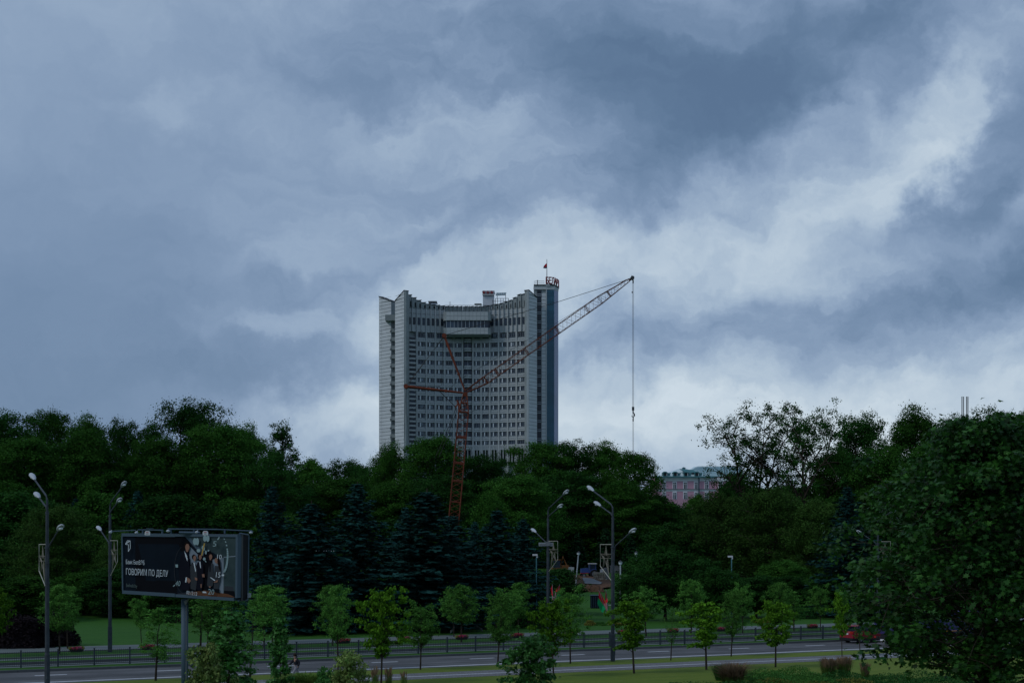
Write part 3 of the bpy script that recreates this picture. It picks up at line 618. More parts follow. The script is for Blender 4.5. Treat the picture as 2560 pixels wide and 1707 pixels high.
rf.box(qx(1636), qx(1795), ZP - 1.2, ZP - .2, ev - .35, ev + .15, 1)
rfo = rf.obj('roof', [M['rooflight'], M['roof']], pk)
for k in range(52):                                    # standing seams
    px = 1705 + k * 2.9; t = max(0.0, (741 - (px - 1000)) / 41); yt = 1166.5 + 24.5 * t * .95
    if px > 1850: break
    x = qx(px, ZP); zt_ = qz(yt, ZP + 9); MB().add([(x, ZP + .05, ev + .12), (x + .22, ZP + .05, ev + .12), (x + .22 + 1.5 * (1 - t), ZP + 1 + 8 * (1 - t), ev + .3 + (qz(1166.5, ZP + 9) - ev) * (1 - t)), (x + 1.5 * (1 - t), ZP + 1 + 8 * (1 - t), ev + .3 + (qz(1166.5, ZP + 9) - ev) * (1 - t))], [(0, 1, 2, 3)]).obj('seam', M['roof'], pk)
hipc = MB().prism([(qx(1700), ZP + 1, qz(1171)), (qx(1735), ZP + 1, qz(1174)), (qx(1741), ZP + .5, qz(1180)), (qx(1715), ZP - .2, qz(1181))], (0, 2, 0)); hipc.obj('hip_plate', M['roof'], pk)
MB().box(qx(1709.5), qx(1716.5), ZP + 4, ZP + 5.5, qz(1176), qz(1168.5)).box(qx(1708.8), qx(1717.3), ZP + 3.8, ZP + 5.7, qz(1168.5), qz(1167)).box(qx(1711.5), qx(1714.5), ZP + 4.3, ZP + 5.2, qz(1167), qz(1165.8)).obj('chimney', M['roof'], pk)
for px in (1662, 1687.5, 1714, 1741):
    d_ = MB(); d_.box(qx(px - 5.5), qx(px + 5.5), ZP - .9, ZP + 2.5, qz(1190), qz(1181.5)); d_.prism([(qx(px - 7), ZP - 1.2, qz(1181.5)), (qx(px + 7), ZP - 1.2, qz(1181.5)), (qx(px + 3), ZP - 1.2, qz(1178.5)), (qx(px - 3), ZP - 1.2, qz(1178.5))], (0, 4, 0)); dm = d_.obj('dormer', M['roof'], pk)
    MB().ell((qx(px), ZP - .9, qz(1186)), (.62, .06, .8), 10, 6).obj('dormer_window', M['dark'], dm); MB().box(qx(px + 4), qx(px + 5), ZP - 1.0, ZP - .92, qz(1189.5), qz(1182)).obj('dormer_trim', M['white'], dm)
    MB().prism([(qx(px + 5.5), ZP - .6, qz(1182)), (qx(px + 15), ZP - .6, qz(1181.5)), (qx(px + 12), ZP - .6, qz(1190)), (qx(px + 5.5), ZP - .6, qz(1190))], (0, .2, 0)).obj('dormer_cheek', M['roof'], dm)
fb = thing('far_block', 'small grey flat roofed building far off between the open trees', 'building', at(1950, 600)); fb.location.z = 0
MB().box(-5, 9, 0, 12, 4, qz(1224, 600)).box(-5.4, 9.4, -.4, 12.4, qz(1224, 600) + .01, qz(1221.5, 600)).obj('wall', M['white'], fb); MB().box(-3, 7, -.1, -.02, qz(1235, 600), qz(1230, 600)).obj('window', M['glass'], fb)

# ================================================================== CRANE
ZC = 200.0
crane = thing('lattice_crane', 'red lattice boom crane with slanting mast in front of the hotel', 'crane', (0, 0, 0))
def c3(px, py, dz=0): return Vector(((px - 1280) * (ZC + dz) / FP, ZC + dz, CH - (py - HY) * (ZC + dz) / FP))
def truss(a0, a1, w0, w1, dep0, dep1, n, rch, rl, upv, name, m='red', chords=None, heavy=()):
    """four chords from a0 to a1; w = width across in the picture plane, dep = depth"""
    ax = (a1 - a0).normalized(); sd_ = ax.cross(Vector((0, 1, 0))).normalized(); dp = Vector((0, 1, 0))
    root = link(name, None, crane); ch = []
    for sx_, sy_ in ((-1, -1), (1, -1), (1, 1), (-1, 1)):
        p0 = a0 + sd_ * sx_ * w0 / 2 + dp * sy_ * dep0 / 2; p1 = a1 + sd_ * sx_ * w1 / 2 + dp * sy_ * dep1 / 2
        ch.append((p0, p1)); MB().tube([p0, p1], rch, 6).obj('chord', M[m], root)
    lc = MB()
    def cp(k, t): return ch[k][0].lerp(ch[k][1], t)
    for i in range(n):
        t0, t1 = i / n, (i + 1) / n
        for k in range(4):
            k2 = (k + 1) % 4
            if i % 2: lc.tube([cp(k, t0), cp(k2, t1)], rl, 4)
            else: lc.tube([cp(k2, t0), cp(k, t1)], rl, 4)
    for t in heavy:
        for k in range(4): lc.tube([cp(k, t), cp((k + 1) % 4, t)], rl * 1.8, 5)
    lc.obj('lacing', M[m], root); return root
mt, mb_ = c3(1159, 1030), c3(1134, 1310)
ax_b = c3(1130, 1352)
truss(ax_b, mt, 1.45, 1.38, 1.4, 1.4, 24, .065, .03, None, 'mast', heavy=(0, .30, .305, .46, .47, .60, .61, .80, .81, 1))
truss(mt, c3(1163, 985), 1.38, .5, 1.4, .5, 4, .085, .05, None, 'mast_head', heavy=(0, .5, 1))
MB().tube([c3(1163, 985, -.4), c3(1163, 985, .5)], .34, 10).tube([c3(1143, 1000, 0), c3(1150, 1020, 0)], .16, 6).tube([c3(1145, 1008), c3(1139, 1018)], .1, 6).obj('pivot', M['red'], crane)
def strut(a, b_, w, name):
    d = MB(); a, b_ = c3(*a), c3(*b_); m1 = a.lerp(b_, .5)
    for dy in (-.35, .35): d.tube([a + Vector((0, dy * .4, 0)), m1 + Vector((0, dy, 0)), b_ + Vector((0, dy, 0))], [w * .7, w, w], 6)
    d.tube([b_ + Vector((0, -.55, 0)), b_ + Vector((0, .55, 0))], w * 1.9, 10)
    for t in (.3, .6, .85): p = a.lerp(b_, t); d.tube([p + Vector((0, -.4, 0)), p + Vector((0, .4, 0))], w * 1.25, 8)
    return d.obj(name, M['red'], crane)
strut((1162, 976), (1111, 840), .17, 'upper_strut'); strut((1157, 982), (1015, 966), .17, 'lower_strut')
tip = c3(1581, 695)
boom0, boomA, boomB = c3(1165, 979), c3(1215, 949.5), c3(1500, 750)
bt = c3(1573, 700)
truss(boom0, boomA, .35, 1.05, .5, 1.1, 5, .055, .03, None, 'boom_foot', 'brown', heavy=(1,))
truss(boomA, boomB, 1.05, 1.12, 1.1, 1.1, 26, .042, .019, None, 'boom', 'brown', heavy=(.09, .1, .35, .36, .62, .63, .88, .89, 1))
truss(boomB, bt, 1.12, .35, 1.1, .4, 9, .042, .019, None, 'boom_tip', 'brown', heavy=(0, .3, .31, 1))
MB().tube([tip + Vector((0, -.3, 0)), tip + Vector((0, .3, 0))], .27, 12).tube([bt, tip], .2, 6).tube([c3(1579, 688), c3(1579, 695)], .03, 4).tube([c3(1582.5, 700), c3(1582.5, 708)], .09, 5).obj('boom_sheave', M['dsteel'], crane)
cb_ = MB()
def cab(*p, r=.03, dz=0): cb_.tube([c3(*q, dz) for q in p], r, 4, cap=False)
cab((1112, 838), (1400, 753), (1566, 700), r=.035); cab((1112, 838), (1400, 753), (1566, 700), r=.035, dz=.8)
cab((1566, 698), (1400, 802), (1228, 903), (1160, 941), (1126, 969), (1117, 1000), (1113, 1021), r=.02)
for k in range(3): cab((1110 + k, 840), (1020 - k * 2, 962), r=.022, dz=k * .3 - .3)
for d in (0, 1): cab((1108, 842), (1104, 962), (1100, 968), r=.026, dz=d * .5); cab((1100, 966), (1060, 965.5), (1018, 963), r=.04, dz=d * .4)
cab((1015, 972), (1013, 1010), (1010, 1100), r=.024); cab((1015, 972), (1016, 1030), (1024, 1110), r=.02)
for d in (0, .7): cab((1099, 978), (1142, 1020), r=.05, dz=d)
cab((1140, 1020), (1105, 1107), (1090, 1140), r=.035); cab((1143, 1022), (1112, 1107), (1098, 1142), r=.035)
cab((1226, 952), (1218, 990), (1205, 1010), (1190, 1024), (1180, 1028), r=.02); cab((1228, 952), (1220, 992), (1207, 1012), r=.018)
cab((1581.5, 700), (1581.5, 1040), r=.022); cab((1584, 700), (1584, 1150), r=.022); cab((1581.5, 1045), (1582, 1150), r=.018)
cb_.obj('cable', M['cable'], crane)
hk = thing('crane_hook', 'black hook block hanging on cables below the boom tip', 'hook', c3(1582.7, 1030))
MB().box(-.16, .16, -.12, .12, .25, .75).tube([(0, 0, .25), (0, 0, -.1)], .09, 6).obj('hook_block', M['dsteel'], hk)
MB().tube([(0, 0, -.05), (.16, 0, -.25), (.2, 0, -.5), (.05, 0, -.72), (-.14, 0, -.62), (-.2, 0, -.45)], [.09, .1, .11, .1, .07, .03], 6).tube([(0, 0, -.75), (0, 0, -1.3)], .05, 5).obj('hook', M['dsteel'], hk)
MB().ell((tx(1580.7, ZC), ZC, CH + (HY - 730.5) * ZC / FP), (.1, .1, .14), 8, 6).obj('overhaul_ball', M['dsteel'], crane)
# antenna rods above the right wood
for i, px in enumerate((2405, 2409, 2416.5, 2420)):
    x, y, z = at(px, 330)
    t = thing('antenna_mast', 'thin dark rod of the cluster of four rising above the trees at the right', 'mast', (x, y, z), 0, 'cluster of thin rods above the wood')
    zt_ = CH + (HY - 991) * 330 / FP - z
    MB().tube([(0, 0, 0), (0, 0, zt_)], .11, 5).obj('rod', M['dsteel'], t); MB().tube([(0, 0, zt_ - 6.5), (.0, 0, zt_ - 4.4)], .2, 6).obj('sleeve', M['dsteel'], t)
# ================================================================== VEGETATION
RHOMB = np.array([(0, -.5), (.34, 0), (0, .5), (-.34, 0)])
NARROW = np.array([(0, -.5), (.17, -.05), (0, .5), (-.17, -.05)])
MAPLE = np.array([(0, -.50), (.12, -.22), (.42, -.30), (.30, -.02), (.50, .16), (.22, .16), (0, .52), (-.22, .16), (-.50, .16), (-.30, -.02), (-.42, -.30), (-.12, -.22)])
HEART = np.array([(0, -.5), (.30, -.34), (.44, .0), (.16, .28), (0, .56), (-.16, .28), (-.44, 0), (-.30, -.34)])
def leaves(pos, nrm, size, tmpl, rg, fold=.25, upbias=0):
    n = len(pos); k = len(tmpl)
    nrm = nrm / (np.linalg.norm(nrm, axis=1, keepdims=True) + 1e-9)
    r = rg.normal(size=(n, 3)); a = np.cross(nrm, r); a /= np.linalg.norm(a, axis=1, keepdims=True) + 1e-9; b = np.cross(nrm, a)
    t = tmpl; zz = -fold * np.abs(t[:, 0])
    v = pos[:, None, :] + size[:, None, None] * (a[:, None, :] * t[None, :, 0, None] + b[:, None, :] * t[None, :, 1, None] + nrm[:, None, :] * zz[None, :, None])
    f = np.arange(n * k).reshape(n, k); return v.reshape(-1, 3), f
def unit(rg, n):
    d = rg.normal(size=(n, 3)); return d / np.linalg.norm(d, axis=1, keepdims=True)
def clump_pts(rg, cs, rs, per, flat=.75, up=.5, soft=.25):
    P_, Nn = [], []
    for c, r in zip(cs, rs):
        n = max(4, int(per * (.7 + .6 * rg.random()))); d = unit(rg, n)
        d[:, 2] = np.where((d[:, 2] < -.2) & (rg.random(n) < .6), -d[:, 2], d[:, 2])
        rad = r * (.45 + .5 * rg.random(n) + soft * np.abs(rg.normal(size=n)) * (rg.random(n) < .4))
        p = d * rad[:, None]; p[:, 2] *= flat; P_.append(p + c)
        Nn.append(d * .7 + np.array([0, 0, up]) + .55 * rg.normal(size=(n, 3)))
    return np.concatenate(P_), np.concatenate(Nn)
def broad_tree(seed, H, Wd, base, nl, sub, r_cl, per, lsize, lf, bark='bark', tmpl=RHOMB, shape='round', trunk_r=None, forks=1, lean=0, fill=0, flat=.75, asc=.55, droop=0, soft=.4, stretch=.5, br_k=1.0):
    rg = np.random.default_rng(seed); rnd = random.Random(seed); tb = MB(); cs, rs = [], []
    tr = trunk_r or H * .018
    lob = [1 + .26 * math.sin(k * 1.7 + seed) + .1 * math.sin(k * 2.9 + seed * 3) for k in range(12)]
    def env(t, az):                                     # crown half-width at relative height
        s = (t - base) / (1 - base)
        if s < 0 or s > 1: return 0.2
        if shape == 'round': w = math.sin(math.pi * min(1, s * .92 + .08)) ** .6
        elif shape == 'oval': w = math.sin(math.pi * min(1, (s * .86 + .14))) ** .8
        elif shape == 'cone': w = (1 - s) ** .8 * min(1, s * 7 + .45)
        elif shape == 'dome': w = max(0, 1 - s ** 2.0) ** .75 * min(1, .62 + s * 2.2)
        elif shape == 'vase': w = (.35 + .75 * s) * (1 - max(0, s - .7) ** 1.4 * 3.2)
        else: w = 1
        if shape == 'dome': w *= 1 + .16 * math.sin(7 * s + 2 * az + 1)
        return max(.12, w) * Wd / 2 * lob[int((az % (2 * math.pi)) / (2 * math.pi) * 12) % 12]
    stems = []
    for q in range(forks):
        a = q * 2.4 + seed; out_ = (0 if forks == 1 else .30 * Wd * (.6 + .4 * rnd.random()))
        top = Vector((math.cos(a) * out_ + lean, math.sin(a) * out_, H * (.9 if q == 0 else .8 + .1 * rnd.random())))
        z1 = H * base * (1.0 if forks == 1 else .75)
        pts = [Vector((0, 0, -.3)), Vector((lean * .1, 0, z1 * .5)), Vector((lean * .3, 0, z1))]
        for k in (.25, .5, .75, 1): pts.append(pts[2].lerp(top, k) + Vector((rnd.uniform(-1, 1), rnd.uniform(-1, 1), 0)) * H * .012 + Vector((math.cos(a), math.sin(a), 0)) * out_ * .12 * math.sin(math.pi * k))
        rad = [tr * 1.25, tr, tr * .85, tr * .6, tr * .42, tr * .25, tr * .06]
        if forks > 1: rad = [x * (1 if q == 0 else .85) for x in rad]
        tb.tube(pts, rad, 8 if trunk_r else 7, cap=False); stems.append(pts)
    for i in range(nl):
        st = stems[i % forks]; t = base * .95 + (.97 - base) * ((i + .5) / nl) ** .9; az_ = i * 2.39996 + seed + (0 if forks == 1 else rnd.uniform(-.5, .5))
        zt = t * H; k = 2
        while k < len(st) - 2 and st[k + 1].z < zt - H * .12: k += 1
        seg = st[k].lerp(st[k + 1], rnd.random())
        s0 = seg.copy(); s0.z = max(H * base * .8, min(seg.z, zt))
        R_ = env(t, az_) * rnd.uniform(.72, 1.0); end = Vector((math.cos(az_) * R_ + st[-1].x * .5, math.sin(az_) * R_, zt + (0 if t > .8 else R_ * rnd.uniform(0, .15))))
        s0.z = min(s0.z, max(H * base * .8, end.z - R_ * asc * rnd.uniform(.7, 1.3)))
        mid = s0.lerp(end, .5) + Vector((0, 0, R_ * .12 * (1 if not droop else 1.6)))
        br = tr * (.42 - .3 * t) * br_k; tb.tube([s0, mid, end], [br, br * .55, br * .15], 5, cap=False)
        cs.append(end); rs.append(r_cl * rnd.uniform(.75, 1.2))
        for j in range(sub):
            f_ = rnd.uniform(.3, .95); p0 = s0.lerp(mid, f_ * 2) if f_ < .5 else mid.lerp(end, f_ * 2 - 1)
            dd = Vector((rnd.gauss(0, 1), rnd.gauss(0, 1), rnd.gauss(.25, .6) - droop)).normalized() * R_ * rnd.uniform(.25, stretch)
            p1 = p0 + dd; p1.z = max(H * base * .85, min(p1.z, H * .98)); tb.tube([p0, p0.lerp(p1, .5) + Vector((0, 0, .03 * R_)), p1], [br * .4, br * .25, br * .08], 4, cap=False)
            cs.append(p1); rs.append(r_cl * rnd.uniform(.6, 1.05))
    for _ in range(fill):
        t = base + (1 - base) * rnd.random() ** .8 * .92; a = rnd.uniform(0, 6.28); e_ = env(t, a) * rnd.uniform(.1, .95); cs.append(Vector((math.cos(a) * e_, math.sin(a) * e_, t * H))); rs.append(r_cl * rnd.uniform(.7, 1.1))
    cs = np.array([tuple(c) for c in cs]); p, nrm = clump_pts(rg, cs, rs, per, flat=flat, soft=soft)
    if droop: p[:, 2] -= droop * r_cl * rg.random(len(p)) ** 2 * 1.5
    sz = lsize * (.65 + .7 * rg.random(len(p))); v, f = leaves(p, nrm, sz, tmpl, rg)
    zmx = np.percentile(p[:, 2], 99.8); sc = H / zmx; wid = (np.percentile(p[:, 0], 99) - np.percentile(p[:, 0], 1))
    return dict(trunk=tb.mesh('trunk', M[bark], True), crown=npmesh('crown', v, f, [M[lf]]), H=zmx, W=wid)
def spruce(seed, H, Wd, lf='lf_spruce', step=.42, base=.03, dens=1.0, lsize=.40, conic=.80):
    rg = np.random.default_rng(seed); rnd = random.Random(seed); tb = MB(); tb.tube([(0, 0, -.3), (0, 0, H * .5), (0, 0, H)], [H * .016, H * .009, .02], 6, cap=False)
    P_, Nn = [], []; z = H * base; k = 0
    while z < H * .985:
        s = z / H; R_ = Wd / 2 * (1 - s) ** conic * (.9 + .2 * math.sin(k * .9 + seed)) + .12; nb = int(6 + 5 * (1 - s))
        for j in range(nb):
            a = j * 2 * math.pi / nb + k * .7 + rnd.uniform(-.25, .25); L_ = R_ * rnd.uniform(.62, 1.15); n = int(max(5, L_ * 15 * dens))
            t = rg.random(n) ** .7; dirv = np.array([math.cos(a), math.sin(a)]); side = np.array([-math.sin(a), math.cos(a)])
            sag = -.42 * L_ * t + .24 * L_ * t ** 3; lat = (rg.random(n) - .5) * .7 * (1 - t * .6) * min(1.2, L_ * .5)
            x = dirv[0] * t * L_ + side[0] * lat; y = dirv[1] * t * L_ + side[1] * lat; zz = z + sag - np.abs(lat) * .35 - .18 * rg.random(n)
            P_.append(np.stack([x, y, zz], 1)); Nn.append(np.stack([dirv[0] * .5 + 0 * t, dirv[1] * .5 + 0 * t, .9 + 0 * t], 1) + .5 * rg.normal(size=(n, 3)))
            if j % 2 == 0 and L_ > .8: tb.tube([(0, 0, z), (dirv[0] * L_ * .6, dirv[1] * L_ * .6, z - .14 * L_)], [.035, .015], 3, cap=False)
        z += step * (.6 + .5 * (1 - s)); k += 1
    p = np.concatenate(P_); nrm = np.concatenate(Nn); v, f = leaves(p, nrm, lsize * (.6 + .8 * rg.random(len(p))), NARROW * np.array([1.5, 1.0]), rg, .4)
    return dict(trunk=tb.mesh('trunk', M['bark'], True), crown=npmesh('crown', v, f, [M[lf]]), H=H, W=Wd)
def bush(seed, Wx, Wy, H, lsize, lf, n, tmpl=RHOMB, flatTop=False, name='foliage'):
    rg = np.random.default_rng(seed); d = unit(rg, n); d[:, 2] = np.abs(d[:, 2])
    bumps = 1 + .12 * np.sin(d[:, 0] * 7 + seed) * np.cos(d[:, 1] * 6) + .08 * np.sin(d[:, 2] * 9 + seed)
    rad = (.55 + .45 * rg.random(n) ** .35) * bumps; p = d * rad[:, None]
    if flatTop: q = np.abs(p[:, 2]); p[:, 2] = np.clip(p[:, 2] * 2.2, 0, 1 + .03 * rg.random(n)); p[:, :2] *= 1.1
    p *= np.array([Wx / 2, Wy / 2, H]); v, f = leaves(p, d * .8 + .5 * rg.normal(size=(n, 3)) + np.array([0, 0, .3]), lsize * (.6 + .8 * rg.random(n)), tmpl, rg)
    return npmesh(name, v, f, [M[lf]])
print('building plants')
PR = {}
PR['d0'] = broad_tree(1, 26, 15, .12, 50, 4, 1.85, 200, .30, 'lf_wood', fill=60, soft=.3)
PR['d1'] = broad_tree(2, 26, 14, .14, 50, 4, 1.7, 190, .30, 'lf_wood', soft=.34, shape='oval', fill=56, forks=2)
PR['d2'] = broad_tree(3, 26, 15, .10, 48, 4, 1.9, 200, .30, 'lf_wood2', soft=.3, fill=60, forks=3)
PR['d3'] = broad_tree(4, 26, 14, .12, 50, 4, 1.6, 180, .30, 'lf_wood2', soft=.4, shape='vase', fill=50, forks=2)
PR['w0'] = broad_tree(5, 18, 14, .04, 48, 4, 1.4, 170, .30, 'lf_willow', fill=50, droop=.5, tmpl=NARROW * np.array([1.4, 1]), soft=.35)
PR['b0'] = broad_tree(6, 14, 11, .03, 42, 4, 1.3, 130, .32, 'lf_wood2', fill=44)
PR['b1'] = broad_tree(7, 14, 11, .03, 42, 4, 1.2, 130, .32, 'lf_wood', fill=40, shape='oval')
PR['o0'] = broad_tree(8, 26, 17, .28, 48, 7, 1.0, 62, .27, 'lf_wood2', trunk_r=.42, forks=3, shape='vase', fill=0, lean=-1.5, soft=.6, stretch=.6, br_k=1.8)
PR['o1'] = broad_tree(9, 26, 16, .26, 46, 7, 1.0, 62, .27, 'lf_wood2', trunk_r=.45, forks=3, shape='round', fill=0, lean=1.0, soft=.6, stretch=.6, br_k=1.8)
PR['o2'] = broad_tree(10, 26, 9, .2, 36, 5, 1.0, 85, .28, 'lf_wood2', forks=1, shape='oval', soft=.4)
PR['c0'] = broad_tree(11, 12, 8, .2, 36, 4, 1.1, 110, .30, 'lf_wood2', fill=30, shape='round')
PR['s0'] = spruce(21, 18, 8.2); PR['s1'] = spruce(22, 18, 7.4, step=.40); PR['s2'] = spruce(23, 18, 9, step=.45)
PR['t0'] = spruce(24, 8, 3.4, 'lf_thuja', step=.22, lsize=.3, conic=.62, dens=1.6)
PR['y0'] = broad_tree(31, 5.5, 2.9, .34, 22, 4, .30, 64, .14, 'lf_ash', tmpl=NARROW * np.array([1.6, 1]), shape='oval', trunk_r=.065, asc=1.2, stretch=.85, soft=.6, br_k=1.3)
PR['y1'] = broad_tree(32, 5.5, 2.7, .36, 20, 4, .29, 64, .14, 'lf_ash', tmpl=NARROW * np.array([1.6, 1]), shape='round', trunk_r=.06, asc=1.3, stretch=.85, soft=.6, br_k=1.3)
PR['y2'] = broad_tree(33, 5.5, 2.0, .30, 16, 3, .30, 42, .14, 'lf_ash', tmpl=NARROW * np.array([1.6, 1]), shape='oval', trunk_r=.055, asc=1.5)
PR['m0'] = broad_tree(34, 5.2, 3.3, .32, 26, 4, .33, 52, .17, 'lf_maple', tmpl=MAPLE, shape='round', trunk_r=.075, asc=.7, flat=.5, stretch=.8, soft=.6, br_k=1.3)
PR['m1'] = broad_tree(35, 5.2, 3.0, .34, 20, 4, .33, 50, .17, 'lf_maple', tmpl=MAPLE, shape='vase', trunk_r=.07, asc=.8, flat=.5, stretch=.95, soft=.6, br_k=1.4)
PR['m2'] = broad_tree(36, 5.2, 3.0, .36, 22, 4, .33, 56, .16, 'lf_maple', tmpl=MAPLE, shape='round', trunk_r=.065, asc=.8, flat=.55, stretch=.75, soft=.5, br_k=1.3)
PR['v0'] = broad_tree(37, 5.0, 1.7, .30, 12, 2, .30, 22, .14, 'lf_ash', tmpl=NARROW * np.array([1.6, 1]), shape='oval', trunk_r=.05, asc=1.2)
PR['k0'] = broad_tree(38, 5.4, 2.6, .08, 30, 3, .36, 46, .165, 'lf_sap', tmpl=MAPLE, shape='cone', trunk_r=.05, asc=.7, flat=.5)
PR['k1'] = broad_tree(39, 5.0, 1.5, .06, 26, 3, .26, 44, .15, 'lf_sap', tmpl=MAPLE, shape='oval', trunk_r=.045, asc=1.0, flat=.6)
PR['k2'] = broad_tree(40, 4.4, 2.8, .06, 30, 3, .38, 46, .165, 'lf_sap', tmpl=MAPLE, shape='oval', trunk_r=.05, asc=.6, flat=.5)
PR['x0'] = broad_tree(41, 3.4, 2.2, .05, 28, 3, .30, 48, .12, 'lf_var', tmpl=HEART, shape='round', trunk_r=.04, asc=.7, flat=.6)
PR['L'] = broad_tree(42, 13, 8.8, .36, 96, 5, .55, 60, .165, 'lf_lime', tmpl=MAPLE, shape='dome', trunk_r=.17, asc=.5, flat=.8, fill=50, soft=.45)
first = {}
def plant(key, name, px, top, Z, wpx, label, cat='tree', group=None, base=None, rz=None, zscale=None):
    """px, top: centre column and top row in the photograph; Z: distance"""
    if base is not None: x, y, z = ground(px, base); Z = y
    else: x, y, z = at(px, Z)
    p = PR[key]; h = CH + (HY - top) * Z / FP - z; w = wpx * Z / FP
    if key not in first:
        r = thing(name, label, cat, (x, y, z), 0, group); link('trunk', p['trunk'], r); link('crown', p['crown'], r); first[key] = r
    else:
        r = copy_tree(first[key]); r.name = name; r['label'] = label; r['category'] = cat; r.location = (x, y, z)
        if group: r['group'] = group
        elif 'group' in r: del r['group']
    sxy = w / p['W']; r.scale = (sxy, sxy, h / p['H']); hh = hash((px, top)); young = key[0] in 'ymvk'; r.rotation_euler = (((hh // 7) % 100 - 50) / 50 * (.05 if young else .015), ((hh // 11) % 100 - 50) / 50 * (.05 if young else .015), rz if rz is not None else (hh % 628) / 100.0)
    return r
SK = 'skyline trees of the wood'
def wood(key, px, top, Z, wpx, label, **k): return plant(key, 'broadleaf_tree', px, top, Z, wpx, label, 'tree', SK, **k)
wood('d2', 20, 1030, 262, 230, 'dark broad tree at the far left edge of the skyline', rz=1.0)
wood('d0', 118, 1027, 268, 150, 'dark dense tree behind the tallest left lamp post, top level with its neighbour')
wood('d1', 215, 1040, 262, 150, 'mid green tree with feathery top left of the short skyline gap')
wood('d3', 308, 1050, 260, 110, 'narrow feathery tree behind the second lamp post from the left')
wood('o2', 378, 1054, 262, 90, 'thin feathery tree just left of the big round skyline crown')
wood('d2', 490, 1002, 285, 225, 'highest round crown of the left wood with light showing below it', rz=.5)
wood('d1', 618, 1062, 262, 130, 'ragged tree on the right shoulder of the highest left crown')
wood('o2', 706, 1056, 270, 105, 'lone airy tree standing up from the wood left of the low skyline')
wood('d0', 60, 1095, 232, 240, 'lighter green tree below the far left skyline')
wood('d1', 225, 1075, 230, 230, 'lighter green crown in front of the left skyline gap')
wood('d0', 400, 1095, 232, 220, 'lighter green crown left of the billboard lights')
wood('d0', 545, 1063, 235, 230, 'rounded lighter crown directly below the highest left crown', rz=2.2)
wood('d2', 670, 1130, 232, 190, 'dark crown behind the left end of the spruce row')
wood('b1', 770, 1150, 268, 170, 'low dark tree on the dip of the skyline left of the hotel')
wood('d3', 865, 1150, 280, 140, 'low hazy tree top on the skyline dip')
wood('d2', 935, 1158, 270, 130, 'dark tree at the left foot of the hotel')
wood('d1', 978, 1108, 262, 120, 'tree with ragged left side covering the left corner of the hotel')
wood('d0', 1080, 1092, 258, 200, 'broad tree in front of the hotel left of the crane mast', rz=.3)
wood('d3', 1210, 1136, 262, 150, 'looser tree in front of the hotel right of the crane mast')
wood('d0', 1345, 1106, 300, 190, 'dense round crown covering the foot of the glass lift tower', rz=1.2)
wood('d2', 1432, 1103, 300, 150, 'dense crown right of the lift tower foot', rz=2.5)
wood('d1', 1512, 1106, 300, 150, 'dense crown reaching to the hanging crane cable', rz=4.5)
wood('d0', 1590, 1130, 292, 150, 'rounded crown left of the pink building', rz=3)
wood('d2', 1100, 1190, 236, 230, 'dark crown behind the crane mast above the spruces')
wood('d0', 850, 1195, 240, 240, 'dark crown behind the three tallest left spruces')
wood('d1', 990, 1205, 236, 200, 'dark crown behind the spruces at the foot of the hotel')
wood('d0', 1290, 1190, 230, 220, 'dark crown behind the double lamp post with the square sign')
wood('d2', 1420, 1180, 290, 220, 'dark crown above the building site')
wood('d1', 1560, 1200, 285, 190, 'dark crown between the right lamp post and the pink building')
wood('o0', 1888, 1012, 238, 225, 'airy tree with forked leaning trunk right of the pink building', rz=2.9)
wood('o1', 2015, 1008, 232, 250, 'airy tree with wide forked trunk against the pale sky', rz=5.4)
wood('d3', 2150, 1036, 250, 160, 'dense tree right of the two airy trees')
wood('d1', 2280, 1018, 262, 190, 'tall dense tree left of the four thin rods')
wood('d2', 2395, 1042, 256, 150, 'dense tree directly below the four thin rods')
wood('d3', 2475, 1024, 262, 170, 'tree behind the top of the big near maple')
wood('d0', 2560, 1030, 250, 170, 'tree at the right edge behind the big near maple')
wood('d1', 2210, 1120, 228, 210, 'darker crown above the lone right spruce')
wood('d0', 2350, 1110, 228, 230, 'darker crown behind the right lamp heads')
wood('d2', 2500, 1120, 228, 230, 'darker crown hidden behind the big near maple')
wood('d0', 2080, 1130, 232, 150, 'dark crown between the wide forked trunk and the lone right spruce')
WL = 'leafy trees of the middle belt'
def belt(key, px, top, Z, wpx, label, name='broadleaf_tree', **k): return plant(key, name, px, top, Z, wpx, label, 'tree', WL, **k)
belt('w0', 1800, 1235, 205, 200, 'grey green willow below the pink building', 'willow_tree')
belt('w0', 1925, 1222, 200, 230, 'grey green willow at the feet of the airy trees', 'willow_tree')
belt('w0', 2045, 1250, 196, 190, 'grey green willow left of the lone right spruce', 'willow_tree')
belt('w0', 135, 1265, 172, 210, 'big grey green willow bush behind the near left lamp post', 'willow_tree')
belt('w0', 300, 1330, 168, 120, 'small grey green willow left of the billboard', 'willow_tree')
belt('b0', 1690, 1262, 300, 110, 'dark bluish tree at the foot of the pink building, left one')
belt('b1', 1745, 1238, 310, 90, 'pointed dark tree in front of the pink windows')
belt('b0', 1800, 1250, 300, 90, 'dark tree under the right corner of the pink building')
belt('b0', 1835, 1180, 300, 110, 'leafy tree hiding the right end of the pink building')
belt('b0', 1650, 1240, 290, 110, 'dark tree hiding the left end of the pink building')
